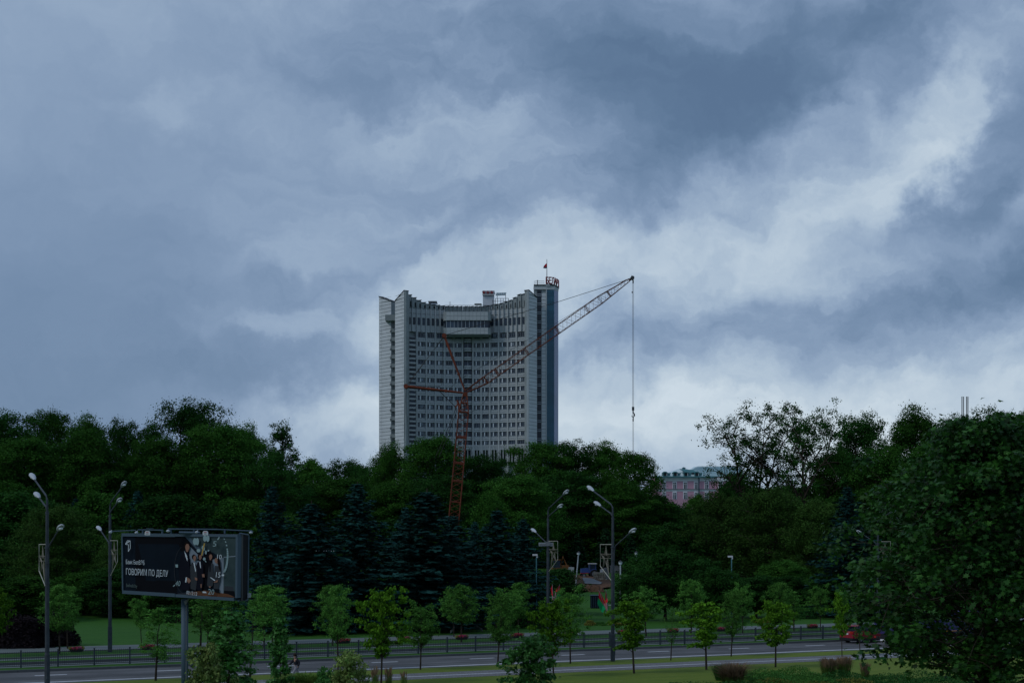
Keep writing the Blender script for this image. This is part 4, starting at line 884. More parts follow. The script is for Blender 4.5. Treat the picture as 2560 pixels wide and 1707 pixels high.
for i, (px, top, w, lb) in enumerate([(30, 1230, 240, 'dark under tree at the left edge'), (250, 1230, 240, 'dark under tree between the two left lamp posts'), (430, 1240, 240, 'dark under tree above the billboard'), (590, 1250, 220, 'dark under tree right of the billboard top'), (2180, 1290, 200, 'dark under tree right of the lone spruce'), (2330, 1280, 220, 'dark under tree behind the near maple, left one'), (2490, 1280, 220, 'dark under tree behind the near maple, right one'), (1560, 1290, 180, 'dark under tree right of the near right lamp post'), (1440, 1290, 170, 'dark under tree above the star frames'), (1220, 1235, 110, 'yellower crown peeping out above the spruce right of the crane'), (1690, 1310, 170, 'dark under tree left of the willows'), (720, 1290, 200, 'dark under tree behind the leftmost spruces'), (960, 1300, 180, 'dark under tree in the spruce row'), (1120, 1310, 180, 'dark under tree behind the biggest spruce'), (1340, 1300, 170, 'dark under tree behind the square street sign')]):
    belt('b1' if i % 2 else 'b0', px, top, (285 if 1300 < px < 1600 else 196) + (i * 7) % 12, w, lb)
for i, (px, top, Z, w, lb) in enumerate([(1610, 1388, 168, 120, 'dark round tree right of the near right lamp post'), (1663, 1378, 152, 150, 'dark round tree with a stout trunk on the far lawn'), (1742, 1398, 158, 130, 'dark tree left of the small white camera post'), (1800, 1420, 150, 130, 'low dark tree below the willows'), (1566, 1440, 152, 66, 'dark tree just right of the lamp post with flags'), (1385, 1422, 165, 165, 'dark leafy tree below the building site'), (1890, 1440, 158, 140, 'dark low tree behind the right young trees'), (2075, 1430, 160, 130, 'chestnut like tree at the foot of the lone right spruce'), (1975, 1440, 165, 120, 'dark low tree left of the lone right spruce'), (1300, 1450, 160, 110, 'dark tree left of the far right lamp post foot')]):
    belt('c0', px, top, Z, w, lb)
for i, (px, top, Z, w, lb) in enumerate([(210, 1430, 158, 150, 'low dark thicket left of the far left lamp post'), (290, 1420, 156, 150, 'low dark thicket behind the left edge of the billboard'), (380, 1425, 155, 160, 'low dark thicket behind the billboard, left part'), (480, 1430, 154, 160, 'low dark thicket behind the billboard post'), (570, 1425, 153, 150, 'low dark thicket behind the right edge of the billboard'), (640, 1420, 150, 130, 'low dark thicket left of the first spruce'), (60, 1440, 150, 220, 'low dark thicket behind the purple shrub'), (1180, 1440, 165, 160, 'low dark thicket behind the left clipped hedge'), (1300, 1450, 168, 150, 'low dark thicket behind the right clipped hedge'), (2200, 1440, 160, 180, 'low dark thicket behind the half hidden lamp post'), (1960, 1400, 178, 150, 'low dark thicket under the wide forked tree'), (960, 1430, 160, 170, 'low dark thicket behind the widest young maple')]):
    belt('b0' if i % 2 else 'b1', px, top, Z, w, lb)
SP = 'blue spruces in a row behind the far lawn'
for i, (px, top, Z, w, lb) in enumerate([(684, 1208, 142, 150, 'slim blue spruce, first of the row right of the billboard'), (775, 1250, 132, 190, 'wide blue spruce with branches to the lawn, second of the row'), (891, 1203, 139, 190, 'tallest dark blue spruce left of the hotel'), (1010, 1262, 147, 120, 'slim spruce partly hidden left of the biggest spruce'), (1064, 1220, 135, 210, 'biggest full blue spruce left of the crane foot'), (1135, 1285, 142, 170, 'blue spruce covering the foot of the crane mast'), (1242, 1270, 146, 150, 'blue spruce right of the crane foot'), (1305, 1290, 152, 130, 'blue spruce behind the far double lamp post'), (2121, 1212, 160, 170, 'lone dark blue spruce left of the big near maple'), (342, 1222, 200, 120, 'small blue spruce above the left end of the billboard'), (190, 1240, 205, 90, 'narrow blue spruce top above the willow bush'), (1185, 1300, 150, 120, 'lower blue spruce between two taller ones right of the crane')]):
    plant('s%d' % (i % 3), 'spruce_tree', px, top, Z, w * (2.2 if px in (775, 891, 1064, 1135, 1242) else 1.8), lb, 'spruce', SP)
for i, (px, top, Z, w, lb) in enumerate([(1446, 1330, 268, 66, 'dark clipped conifer left of the white park lantern'), (1513, 1317, 272, 76, 'dark cone shaped conifer behind the blue tractor'), (1577, 1333, 268, 68, 'dark cone shaped conifer right of the near right lamp post'), (1632, 1350, 262, 66, 'dark small cone conifer, fourth from the site'), (1692, 1332, 258, 78, 'dark rounded conifer left of the willows')]):
    plant('t0', 'conifer_tree', px, top, Z, w, lb, 'conifer', 'clipped conifers behind the building site')
# far belt closing the view
for i in range(27):
    px = -120 + i * 104 + (i * 53) % 31; top = 1195 + (i * 37) % 40
    if 1600 < px < 1850: top = 1262
    if px < 620 or px > 2150: top -= 60
    wood('d%d' % (i % 4), px, top, 330 + (i * 17) % 25, 190, 'dark tree of the farthest belt, seen only in gaps between nearer crowns', rz=i * 1.3)
# young trees ---------------------------------------------------------------
YF = 'young trees along the far pavement'; YN = 'young trees on the near verge'
FAR = [(149, 1460, 1634, 92, 'y0'), (169, 1465, 1621, 60, 'y2'), (354, 1486, 1613, 52, 'y1'), (501, 1490, 1622, 80, 'v0'), (519, 1500, 1612, 90, 'y0'), (660, 1462, 1619, 95, 'y0'), (681, 1470, 1606, 80, 'y1'), (832, 1462, 1613, 75, 'y0'), (1135, 1470, 1591, 60, 'y1'), (1153, 1461, 1605, 92, 'y0'), (1278, 1468, 1597, 80, 'y1'), (1296, 1455, 1592, 70, 'y0'), (1615, 1465, 1591, 90, 'y1'), (1728, 1448, 1586, 72, 'y0'), (1857, 1455, 1583, 60, 'y1'), (1955, 1455, 1582, 70, 'y0'), (2051, 1458, 1576, 56, 'y1'), (-10, 1470, 1640, 90, 'm0'), (580, 1475, 1615, 60, 'y2'), (1395, 1470, 1592, 70, 'y2'), (1985, 1478, 1577, 60, 'y2')]
ORD = 'first second third fourth fifth sixth seventh eighth ninth tenth eleventh twelfth thirteenth fourteenth fifteenth sixteenth seventeenth eighteenth nineteenth twentieth twenty-first twenty-second'.split()
for i, (px, top, bs, w, k) in enumerate(sorted(FAR)):
    plant(k, 'young_tree', px, top, 0, w, 'slim young tree by the far pavement, %s from the left' % ORD[i], 'tree', YF, base=bs)
NEAR = [(389, 1517, 1701, 88, 'y2', 'narrow dark young tree left of the billboard post'), (625, 1507, 1692, 78, 'v0', 'sparse young tree with bare twigs right of the billboard post'), (845, 1462, 1668, 82, 'y0', 'upright bright young tree behind the variegated shrub'), (953, 1467, 1708, 122, 'm0', 'widest yellow green young maple beside the brown grass plumes'), (1051, 1500, 1674, 90, 'y1', 'round headed young tree left of the road dash'), (1244, 1480, 1665, 82, 'y0', 'tall forked young tree left of the green maple sapling'), (1384, 1498, 1691, 104, 'm0', 'dense yellow green young maple below the left pair of flags'), (1426, 1463, 1658, 84, 'y1', 'taller young tree just right of the maple below the flags'), (1585, 1500, 1683, 98, 'm1', 'young maple with spreading low branches right of the near lamp post'), (1677, 1513, 1650, 40, 'v0', 'thin sparse young tree between two young maples'), (1766, 1505, 1674, 98, 'm1', 'open young maple with a crooked side branch above the pink grass'), (1828, 1477, 1640, 66, 'y0', 'narrow young tree behind the pink grass'), (1939, 1503, 1667, 96, 'm2', 'round young maple left of the tall grasses'), (2105, 1478, 1641, 50, 'm2', 'narrow young maple in front of the red car'), (2150, 1530, 1628, 36, 'v0', 'small young tree beside the red car')]
for px, top, bs, w, k, lb in NEAR: plant(k, 'young_tree', px, top, 0, w, lb, 'tree', YN, base=bs)
plant('k0', 'maple_sapling', 560, 1530, 62, 150, 'leafy green maple sapling right of the billboard post', 'sapling', rz=.4)
plant('k1', 'maple_sapling', 704, 1545, 66, 66, 'narrow green sapling in front of the walking person', 'sapling', rz=2)
plant('k2', 'maple_sapling', 1320, 1588, 60, 150, 'spreading green maple sapling at the bottom centre', 'sapling', rz=3.6)
plant('x0', 'variegated_shrub', 512, 1608, 60, 105, 'cream edged shrub at the foot of the billboard post', 'shrub', rz=1)
plant('x0', 'variegated_shrub', 868, 1628, 64, 110, 'cream edged shrub at the bottom left of the centre', 'shrub', rz=2.6)
plant('k2', 'maple_sapling', 815, 1668, 60, 60, 'low green sapling beside the cream edged shrub', 'sapling', rz=5)
plant('L', 'big_maple', 2466, 1050, 45, 640, 'big dark near maple filling the right edge', 'tree', rz=.8)
# hedges and shrubs ---------------------------------------------------------
def shrub(name, px, base, wpx, hpx, lsize, lf, n, label, cat, group=None, depth=1.0, flat=False, seed=0, Z=None):
    if Z: x, y, z = at(px, Z)
    else: x, y, z = ground(px, base)
    k = y / FP; me = bush(seed + px, wpx * k, wpx * k * depth, hpx * k, lsize, lf, n, flatTop=flat)
    core = MB().ell((0, 0, 0), (wpx * k * .40, wpx * k * depth * .40, hpx * k * .8), 14, 8, 0)
    r = thing(name, label, cat, (x, y, z), 0, group); link('foliage', me, r); core.obj('branches', M['lf_purple' if lf == 'lf_purple' else 'bark'], r); return r
shrub('purple_shrub', 40, 1618, 190, 92, .22, 'lf_purple', 7000, 'dark purple shrub mass at the left edge', 'shrub', depth=.5)
shrub('purple_shrub', 145, 1613, 100, 85, .22, 'lf_purple', 4500, 'dark purple shrub ending at the left lawn', 'shrub', depth=.6)
shrub('hedge', 1225, 1571, 105, 42, .2, 'lf_hedge', 5000, 'clipped dark hedge with rounded top left of the tall forked young tree', 'hedge', 'clipped hedges on the far lawn', .5, True)
shrub('hedge', 1330, 1569, 110, 42, .2, 'lf_hedge', 5000, 'clipped dark hedge behind the dense young maple', 'hedge', 'clipped hedges on the far lawn', .5, True)
shrub('hedge', 455, 1556, 110, 36, .2, 'lf_hedge', 4000, 'clipped hedge seen below the billboard', 'hedge', 'clipped hedges on the far lawn', .4, True)
shrub('hedge', 590, 1553, 120, 36, .2, 'lf_hedge', 4000, 'clipped hedge right of the billboard post', 'hedge', 'clipped hedges on the far lawn', .4, True)
shrub('hedge', 2010, 1546, 60, 26, .2, 'lf_hedge', 2500, 'short clipped hedge at the right of the far lawn', 'hedge', 'clipped hedges on the far lawn', .5, True)
for i, (px, bs, w, h, lf, lb) in enumerate([(1475, 1563, 30, 13, 'lf_yellow', 'low tan shrub in the flower bed right of the dense young maple'), (1500, 1563, 34, 9, 'lf_bed', 'low green shrub next to the tan one'), (1540, 1562, 40, 8, 'lf_yellow', 'low yellowish bed left of the flag lamp post'), (1580, 1561, 50, 8, 'lf_yellow', 'low yellowish bed right of the flag lamp post'), (1905, 1556, 50, 10, 'lf_yellow', 'low tan shrub on the right far lawn')]):
    shrub('bed_shrub', px, bs, w, h, .13, lf, 900, lb, 'shrub', 'low shrubs in the far flower bed', .4, seed=i)
# flower baskets on the fence are built with the fence
# ornamental grasses ------------------------------------------------------
def grass_tuft(seed, H, Wd, n, plume=.35, m=('blade', 'plume'), spread=.35):
    rg = np.random.default_rng(seed); V, F, MI = [], [], []
    b0 = 0
    for i in range(n):
        a = rg.random() * 6.283; r = Wd / 2 * math.sqrt(rg.random()) * .66; x, y = math.cos(a) * r, math.sin(a) * r; h = H * (.35 + .65 * rg.random() ** .6); lean_ = spread * (.2 + rg.random()) * Wd * .5
        lean_ *= .4 + r / (Wd / 2) * 1.3; ex, ey = x + math.cos(a) * lean_ + rg.normal() * .05, y + math.sin(a) * lean_; w = .007 + .006 * rg.random(); c, s = math.cos(a + 1.57), math.sin(a + 1.57); t = 1 - plume
        mx_, my_ = x + (ex - x) * t * t, y + (ey - y) * t * t
        V += [(x - c * w, y - s * w, 0), (x + c * w, y + s * w, 0), (mx_ + c * w * .6, my_ + s * w * .6, h * t), (mx_ - c * w * .6, my_ - s * w * .6, h * t)]; F.append((b0, b0 + 1, b0 + 2, b0 + 3)); MI.append(0); b0 += 4
        if rg.random() < .4:
            pw = .022 + .02 * rg.random(); V += [(mx_, my_, h * t * .98), (mx_ + c * pw, my_ + s * pw, h * (t + .4 * plume)), (ex, ey, h), (mx_ - c * pw, my_ - s * pw, h * (t + .4 * plume))]; F.append((b0, b0 + 1, b0 + 2, b0 + 3)); MI.append(1); b0 += 4
    return npmesh('blades', V, F, [M[m[0]], M[m[1]]], MI)
def tuft(px, base, wpx, hpx, n, label, plume=.35, spread=.65, seed=1, name='ornamental_grass', m=('blade', 'plume')):
    x, y, z = ground(px, base); k = y / FP; r = thing(name, label, 'grass clump', (x, y, z), 0, 'clumps of ornamental grass')
    link('blades', grass_tuft(seed, hpx * k, wpx * k, n, plume, m, spread), r); return r
tuft(2072, 1693, 48, 52, 900, 'tall brown topped grass clump, left of the two by the narrow maple', seed=1); tuft(2110, 1690, 44, 53, 800, 'tall brown topped grass clump, right of the two by the narrow maple', seed=2)
tuft(2162, 1704, 26, 52, 420, 'separate brown topped grass clump left of the big near maple', seed=3)
tuft(938, 1722, 26, 62, 150, 'thin brown plumes left of the widest young maple trunk', seed=4, spread=.35); tuft(972, 1720, 28, 60, 150, 'thin brown plumes right of the widest young maple trunk', seed=5, spread=.35); tuft(1010, 1716, 24, 44, 90, 'sparse brown plumes over the footpath', seed=6, spread=.35)
tuft(1832, 1712, 80, 62, 1300, 'pinkish misty grass clump in the right flower bed', .6, 1.0, 7, m=('blade', 'plume')); tuft(1800, 1700, 30, 40, 600, 'small blue green grass clump left of the pinkish one', .05, .9, 8, m=('lf_sap', 'lf_sap'))
tuft(770, 1716, 110, 34, 2400, 'wide meadow grass clump right of the walking person', .25, .9, 9, m=('blade', 'blade')); tuft(840, 1722, 60, 30, 900, 'meadow grass under the cream edged shrub', .25, .9, 10, m=('blade', 'blade')); tuft(700, 1724, 60, 30, 900, 'meadow grass at the foot of the narrow sapling', .25, .9, 11, m=('blade', 'blade')); tuft(610, 1722, 60, 22, 700, 'meadow grass right of the leafy sapling', .25, .9, 12, m=('blade', 'blade'))
def cover(name, px, base, wpx, dpt, h, n, lf, label, lsize=.09):
    x, y, z = ground(px, base); rg = np.random.default_rng(px); k = y / FP; p = np.stack([(rg.random(n) - .5) * wpx * k, (rg.random(n) - .5) * dpt, h * rg.random(n) ** .6], 1)
    hb_ = .55 + .45 * np.sin(p[:, 0] * 1.3 + px) * np.cos(p[:, 1] * 1.7); p[:, 2] *= np.clip(hb_, .25, 1)
    v, f = leaves(p, .7 * rg.normal(size=(n, 3)) + np.array([0, 0, .9]), lsize * (.6 + .8 * rg.random(n)), RHOMB, rg); o = link(name, npmesh(name, v, f, [M[lf]]), None, (x, y, z)); tag(o, label, kind='stuff'); return o
cover('bed_plants', 1960, 1706, 190, 9, .75, 14000, 'lf_bed', 'green bed plants on the lawn at the bottom right'); cover('bed_plants', 2300, 1712, 520, 9, .6, 22000, 'lf_hedge', 'low ground cover under the big near maple')
cover('yellow_bed_plants', 2050, 1722, 300, 5, .5, 9000, 'lf_yellow', 'yellowish ground cover along the bottom right edge'); cover('meadow_plants', 1800, 1728, 230, 6, .5, 9000, 'lf_hedge', 'low plants at the foot of the pinkish grass'); cover('bed_plants', 760, 1735, 360, 5, .55, 9000, 'blade', 'meadow growth at the bottom left')
# ================================================================== STREET FURNITURE
def uz(px, v):
    t = (px - 1280) / FP; Z = v / (DX - t * DY); return t * Z * DX + Z * DY, Z
VF = 100.8
u0, _ = uz(1118, VF); u1, _ = uz(1189, VF); SPN = u1 - u0
fence = thing('metal_fence', 'dark metal picket fence with square posts along the road median', 'fence', (0, 0, 0), ROT)
uL, uR = uz(-60, VF)[0], uz(2640, VF)[0]
postm = MB().box(-.05, .05, -.05, .05, 0, 1.16).box(-.06, .06, -.06, .06, 1.16, 1.19).mesh('post', M['pole'])
pk_ = MB()
npk = 17
for k in range(1, npk): x = SPN * k / npk; pk_.box(x - .012, x + .012, -.012, .012, .12, 1.10)
pkm = pk_.mesh('picket_row', M['dsteel']); rlm = MB().box(.05, SPN - .05, -.02, .02, -.025, .025).mesh('rail', M['dsteel'])
k0 = int((uL - u0) / SPN) - 1; k1 = int((uR - u0) / SPN) + 1
for k in range(k0, k1 + 1):
    u = u0 + k * SPN
    link('post', postm, fence, (u, VF, 0))
    tag(link('picket_row', pkm, fence, (u, VF, 0)), kind='stuff')
    for z in (.12, 1.02): link('rail', rlm, fence, (u, VF, z))
# flower baskets on every second panel
def basket(seed, c1, c2):
    r = thing('flower_basket', '', 'flower basket', (0, 0, 0), ROT)
    MB().prism([(-.38, -.16, 0), (.38, -.16, 0), (.46, -.2, .2), (-.46, -.2, .2)], (0, .36, 0)).obj('basket', M['black'], r)
    rg = np.random.default_rng(seed); n = 420
    def blob_(x0, x1, m, n, nm):
        p = np.stack([x0 + (x1 - x0) * rg.random(n), .22 * rg.normal(size=n) * .6, .17 + .20 * rg.random(n) ** 1.0], 1); p[:, 2] -= .25 * np.maximum(0, np.abs(p[:, 0]) - .42)
        v, f = leaves(p, rg.normal(size=(n, 3)) + np.array([0, -.4, .6]), .075 * (.7 + .6 * rg.random(n)), RHOMB, rg); link(nm, npmesh(nm, v, f, [M[m]]), r)
    blob_(-.52, -.36, 'lf_yellow', 90, 'trailing_leaves'); blob_(.36, .54, 'lf_yellow', 80, 'trailing_leaves'); blob_(-.45, .45, 'lf_hedge', 160, 'foliage'); blob_(-.42, .1, c1, 180, 'blossoms'); blob_(-.1, .42, c2, 180, 'blossoms'); return r
protoA = basket(1, 'fl_red', 'fl_mag'); protoB = basket(2, 'fl_red', 'fl_red'); usedA = usedB = False
BL = ['at the far left', 'second from the left, right of the second lamp post', 'behind the sparse young tree right of the billboard post', 'hidden behind the leafy sapling', 'by the upright bright young tree', 'right of the widest young maple', 'left of the tall forked young tree', 'left of the dense young maple', 'behind the dense young maple', 'yellowest one, right of the flag lamp post', 'behind the thin sparse young tree', 'left of the narrow young tree behind the pink grass', 'behind the round young maple', 'last one before the red car']
tgt = [172, 349, 530, 690, 860, 1008, 1157, 1297, 1436, 1559, 1678, 1801, 1915, 2026]
for i, px in enumerate(tgt):
    u, _ = uz(px, VF); kk = round((u - u0) / SPN - .5); u = u0 + (kk + .5) * SPN
    if i % 3 == 1: r = protoB if not usedB else copy_tree(protoB); usedB = True
    else: r = protoA if not usedA else copy_tree(protoA); usedA = True
    p = uv(u, VF - .05, .95); r.location = p; r['label'] = 'crimson flower basket on the fence, ' + BL[i]; r['group'] = 'flower baskets hung on the fence'; r.name = 'flower_basket'
# lamp posts ------------------------------------------------------------------
def lamp_head(b, p, q, w=.19):
    p, q = Vector(p), Vector(q); d = (q - p).normalized(); s = d.cross(Vector((0, 0, 1))).normalized(); upv = s.cross(d).normalized(); Ln = (q - p).length
    prof_ = [(0, .25), (.15, .6), (.4, .95), (.7, 1.0), (.9, .7), (1, .3)]; vs = []; n = 10
    for t, r in prof_:
        for j in range(n): a = 2 * math.pi * j / n; z = math.sin(a) * w * r * (.75 if math.sin(a) > 0 else .35); vs.append(p + d * Ln * t + s * math.cos(a) * w * r + upv * z)
    m = len(prof_); fs = [(i * n + j, i * n + (j + 1) % n, (i + 1) * n + (j + 1) % n, (i + 1) * n + j) for i in range(m - 1) for j in range(n)] + [tuple(range(n)), tuple((m - 1) * n + j for j in range(n))[::-1]]
    b.add(vs, fs)
def lamp_post(label, px, v, sgn, flags=True):
    """sgn +1: the pair of arms reaches across the road (+v), -1: towards the camera"""
    u, Z = uz(px, v); x, y, _ = uv(u, v); z = gz(x, y)
    r = thing('street_lamp', label, 'street lamp', (x, y, z), math.radians(33) if px < 500 else ROT, 'three headed lamp posts along the road')
    MB().tube([(0, 0, -.2), (0, 0, 1.9)], .165, 12).tube([(0, 0, 1.9), (0, 0, 2.0), (0, 0, 6.2), (0, 0, 8.2)], [.165, .135, .125, .12], 12).box(-.09, .09, -.21 * sgn if sgn > 0 else .12, -.12 if sgn > 0 else .21, .5, 1.5).obj('pole', M['pole'], r, smooth=False)
    MB().tube([(0, 0, 8.2), (0, 0, 10.3)], [.10, .09], 10).tube([(0, 0, 8.18), (0, 0, 8.3)], .15, 10).tube([(0, 0, 6.1), (0, 0, 6.2)], .15, 10).tube([(0, 0, 10.25), (0, 0, 10.4)], .11, 10).obj('upper_pole', M['pole'], r)
    s = sgn
    MB().tube([(0, 0, 10.3), (0, .02 * s, 11.1), (0, .25 * s, 11.35), (0, 2.9 * s, 12.42)], [.07, .065, .055, .05], 8).tube([(0, 0, 10.45), (0, .3 * s, 10.7), (0, 1.84 * s, 11.28)], .05, 8).obj('double_arm', M['pole'], r)
    MB().tube([(0, -.17 * s, 7.3), (0, -.2 * s, 7.9), (0, -.4 * s, 8.35), (0, -2.38 * s, 9.25)], .045, 8).box(-.05, .05, min(-.2 * s, 0), max(-.2 * s, 0), 7.3, 7.36).box(-.05, .05, min(-.2 * s, 0), max(-.2 * s, 0), 7.8, 7.86).obj('single_arm', M['pole'], r)
    for p, q in (((0, 2.8 * s, 12.38), (0, 3.75 * s, 12.8)), ((0, 1.75 * s, 11.25), (0, 2.7 * s, 11.6)), ((0, -2.3 * s, 9.22), (0, -3.2 * s, 9.56))):
        h = MB(); lamp_head(h, p, q); ho = h.obj('lamp_head', M['lamp'], r, smooth=True)
        l_ = MB(); c = (Vector(p) * .4 + Vector(q) * .6); c.z -= .07; l_.ell(c, (.12, .26, .09), 10, 6); l_.obj('lens', M['lens'], ho, smooth=True)
    return r, (x, y, z)
def star_frame(base, sgn, label, zt=8.45):
    x, y, z = base; r = thing('star_decoration', label, 'decoration', (x, y, z), math.radians(33) if x < -10 else ROT, 'wire star frames on the lamp posts'); s = sgn
    MB().tube([(0, .1 * s, zt), (0, 1.82 * s, zt), (0, 1.82 * s, zt - 1.6), (0, .15 * s, zt - 2.65)], .026, 5).obj('frame', M['wirew'], r)
    b = MB(); cy, cz = 1.0 * s, zt - 1.0
    for sc in (1, .84, .66, .5):
        pts = []
        for k in range(10):
            rr = (1 if k % 2 == 0 else .40) * .78 * sc; a = math.pi * k / 5; yy = rr * math.sin(a); zz = rr * math.cos(a) * 1.15
            if k == 6: yy *= 1.1; zz *= 1.95
            pts.append((0, cy + yy * s, cz + zz + .02))
        b.tube(pts + [pts[0]], .012, 4, cap=False)
    b.tube([(0, .15 * s, cz), (0, 1.82 * s, cz)], .015, 4); b.tube([(0, .15 * s, cz + .3), (0, 1.82 * s, cz + .3)], .015, 4)
    b.obj('wire_star', M['wire'], r); return r
lps = []
for lb, px, v, s in (('near left lamp post cut by the bottom edge, left of the billboard', 118, 88.0, 1), ('near lamp post with flags right of the centre', 1532, 89.2, 1), ('far lamp post touching the left side of the billboard', 275, 110.5, -1), ('far lamp post with a square sign box right of the centre', 1370, 110.5, -1), ('far lamp post half hidden by the big near maple', 2195, 110.5, -1)):
    lps.append(lamp_post(lb, px, v, s))
for i, lb in enumerate(('narrow wire star on the near left lamp post', 'wire star on the near lamp post with flags', 'wire star between the far left lamp post and the billboard', 'wire star on the far lamp post with the square sign box', 'wire star on the lamp post behind the big maple')):
    star_frame(lps[i][1], 1 if i < 2 else -1, lb)
# sign box on the far right lamp
x, y, z = lps[3][1]; sb = thing('street_sign_box', 'grey horizontal sign box clamped to the far lamp post right of the centre', 'sign', (x, y, z), 0)
k = y / FP; MB().box(-23 * k, 12 * k, -.18, .0, 8.02, 8.32).obj('box', M['lamp'], sb); MB().box(-22 * k, 11 * k, -.2, -.185, 8.06, 8.28).box(-.2, .2, -.24, -.19, 8.05, 8.4).obj('face_plate', M['steel'], sb)
# national flags
def flagthing(label, Z, px_py_red, px_py_green, staff, orn):
    a = ray(*staff[0], Z); r = thing('flag', label, 'flag', a, 0, 'red and green flags on the lamp posts')
    def lp(p, dz=0): q = ray(p[0], p[1], Z); return (q[0] - a[0], dz, q[2] - a[2])
    def cloth(pts, m, nm, w):
        n = len(pts); v = [lp(p, .12 * math.sin(i * 2.1) + w) for i, p in enumerate(pts)]; c = lp((sum(p[0] for p in pts) / n, sum(p[1] for p in pts) / n), w + .1)
        b = MB(); b.add(v + [c] + [(q[0], q[1] + .02, q[2]) for q in v] + [(c[0], c[1] + .02, c[2])], [(i, (i + 1) % n, n) for i in range(n)] + [(n + 1 + (i + 1) % n, n + 1 + i, 2 * n + 1) for i in range(n)] + [(i, n + 1 + i, n + 1 + (i + 1) % n, (i + 1) % n) for i in range(n)]); b.obj(nm, M[m], r)
    cloth(px_py_red, 'flagr', 'red_band', 0); cloth(px_py_green, 'flagg', 'green_band', -.02)
    MB().tube([lp(staff[0]), lp(staff[1])], .022, 6).obj('staff', M['steel'], r)
    o = MB(); p0, p1 = Vector(lp(orn[0], -.14)), Vector(lp(orn[1], -.14)); d = (p1 - p0)
    sd_ = Vector((d.z, 0, -d.x)).normalized() * .04
    o.prism([p0 - sd_, p0 + sd_, p1 + sd_, p1 - sd_], (0, .02, 0)); oo = o.obj('ornament_strip', M['flagw'], r)
    q = MB()
    for i in range(6):
        c = p0 + d * ((i + .5) / 6); h = d * .055; q.prism([c - h, c + sd_ * .8, c + h, c - sd_ * .8], (0, -.02, 0))
    q.obj('ornament', M['flagr'], oo)
Zn = lps[1][1][1]; Zf_ = lps[3][1][1]
flagthing('larger red and green flag hanging left of the near lamp post', Zn - .1, [(1497, 1475), (1503, 1484), (1514, 1507), (1516, 1516), (1510, 1513), (1497, 1494)], [(1496, 1494), (1510, 1513), (1514, 1522), (1507, 1531), (1503, 1527), (1493, 1507)], [(1517, 1532), (1497, 1474)], [(1511, 1508), (1518, 1528)])
flagthing('folded red and green flag close to the near lamp post', Zn - .4, [(1515, 1474), (1517.5, 1484), (1519, 1502), (1516, 1508), (1513, 1500), (1513.5, 1486)], [(1516, 1506), (1519.5, 1503), (1522, 1524), (1521, 1531), (1517.5, 1522), (1516, 1514)], [(1521, 1532), (1515, 1473)], [(1515.5, 1506), (1517.5, 1522)])
flagthing('open red and green flag beside the far lamp post', Zf_ - .1, [(1399, 1461), (1401, 1472), (1393, 1477), (1390, 1479), (1389.5, 1474), (1394, 1468)], [(1399, 1476), (1401, 1486), (1396, 1498), (1390, 1500), (1391, 1492), (1394, 1483)], [(1387, 1505), (1399, 1460)], [(1389, 1480), (1386, 1500)])
flagthing('narrow folded flag close to the far lamp post', Zf_ - .4, [(1381, 1460), (1382, 1476), (1381.5, 1488), (1379, 1486), (1377, 1471)], [(1378, 1478), (1379.5, 1486), (1379, 1496), (1377.5, 1494)], [(1383, 1505), (1381, 1459)], [(1381, 1488), (1382, 1498)])
for Z, x0_, x1_, ys in ((Zn, 1513, 1532, (1512, 1531)), (Zf_, 1372, 1388, (1492, 1506))):
    t = thing('flag_bracket', 'thin double bracket holding flags on the %s lamp post' % ('near' if Z == Zn else 'far'), 'bracket', ray(x0_, ys[0], Z)); a = Vector(ray(x0_, ys[0], Z)); b = MB()
    for yy in ys: b.tube([Vector(ray(x0_, yy, Z)) - a, Vector(ray(x1_, yy, Z)) - a], .025, 5)
    b.obj('bar', M['lamp'], t)
# small park lights and camera posts
def camera_post(px, py, Z, label):
    x, y, z = at(px, Z); h = CH + (HY - py) * Z / FP - z; t = thing('camera_post', label, 'camera', (x, y, z), 0, 'white cameras on green posts')
    MB().tube([(0, 0, 0), (0, 0, h)], .06, 8).obj('post', M['roof'], t); MB().box(-.42, .12, -.12, .12, h - .02, h + .16).box(.0, .14, -.08, .08, h - .22, h).obj('camera', M['carwhite'], t)
camera_post(1341, 1388, 150, 'white camera on a thin post left of the far double lamp post'); camera_post(1829, 1392, 160, 'white camera on a thin post in front of the willows')
def lantern(px, py, Z, label, lean=0, h_=None):
    x, y, z = at(px, Z); h = CH + (HY - py) * Z / FP - z; t = thing('park_lantern', label, 'lantern', (x, y, z), 0, 'park lanterns by the building site'); t.rotation_euler = (0, math.radians(lean), 0)
    MB().tube([(0, 0, 0), (0, 0, h)], .09, 8).obj('post', M['lamp'], t); MB().tube([(0, 0, h), (0, 0, h + .3)], [.2, .26], 8).obj('glass', M['lens'], t); MB().tube([(0, 0, h + .3), (0, 0, h + .45), (0, 0, h + .55)], [.3, .12, .02], 8).obj('cap', M['dsteel'], t)
lantern(1438, 1386, 212, 'pale leaning park lantern left of the blue tractor', 5); lantern(1591, 1386, 205, 'park lantern among the dark cone conifers')
lantern(1551, 1410, 190, 'short pale post right of the stone wall')
# string of bulbs among the spruces
sl = thing('string_lights', 'drooping string of tiny bulbs across the spruces', 'string lights', ray(760, 1374, 150)); a = Vector(ray(760, 1374, 150)); w_ = MB(); bb = MB()
for i in range(61):
    px = 760 + i * 6.2; py = 1374 + 3 * math.sin(i / 60 * math.pi) - 2 * i / 60; p = Vector(ray(px, py, 150 + i * .12)) - a
    if i: w_.tube([pp, p], .012, 3, cap=False)
    pp = p; bb.ell(p + Vector((0, 0, -.06)), (.045, .045, .06), 5, 3)
w_.obj('wire', M['black'], sl); tag(bb.obj('bulbs', M['lens'], sl), kind='stuff')

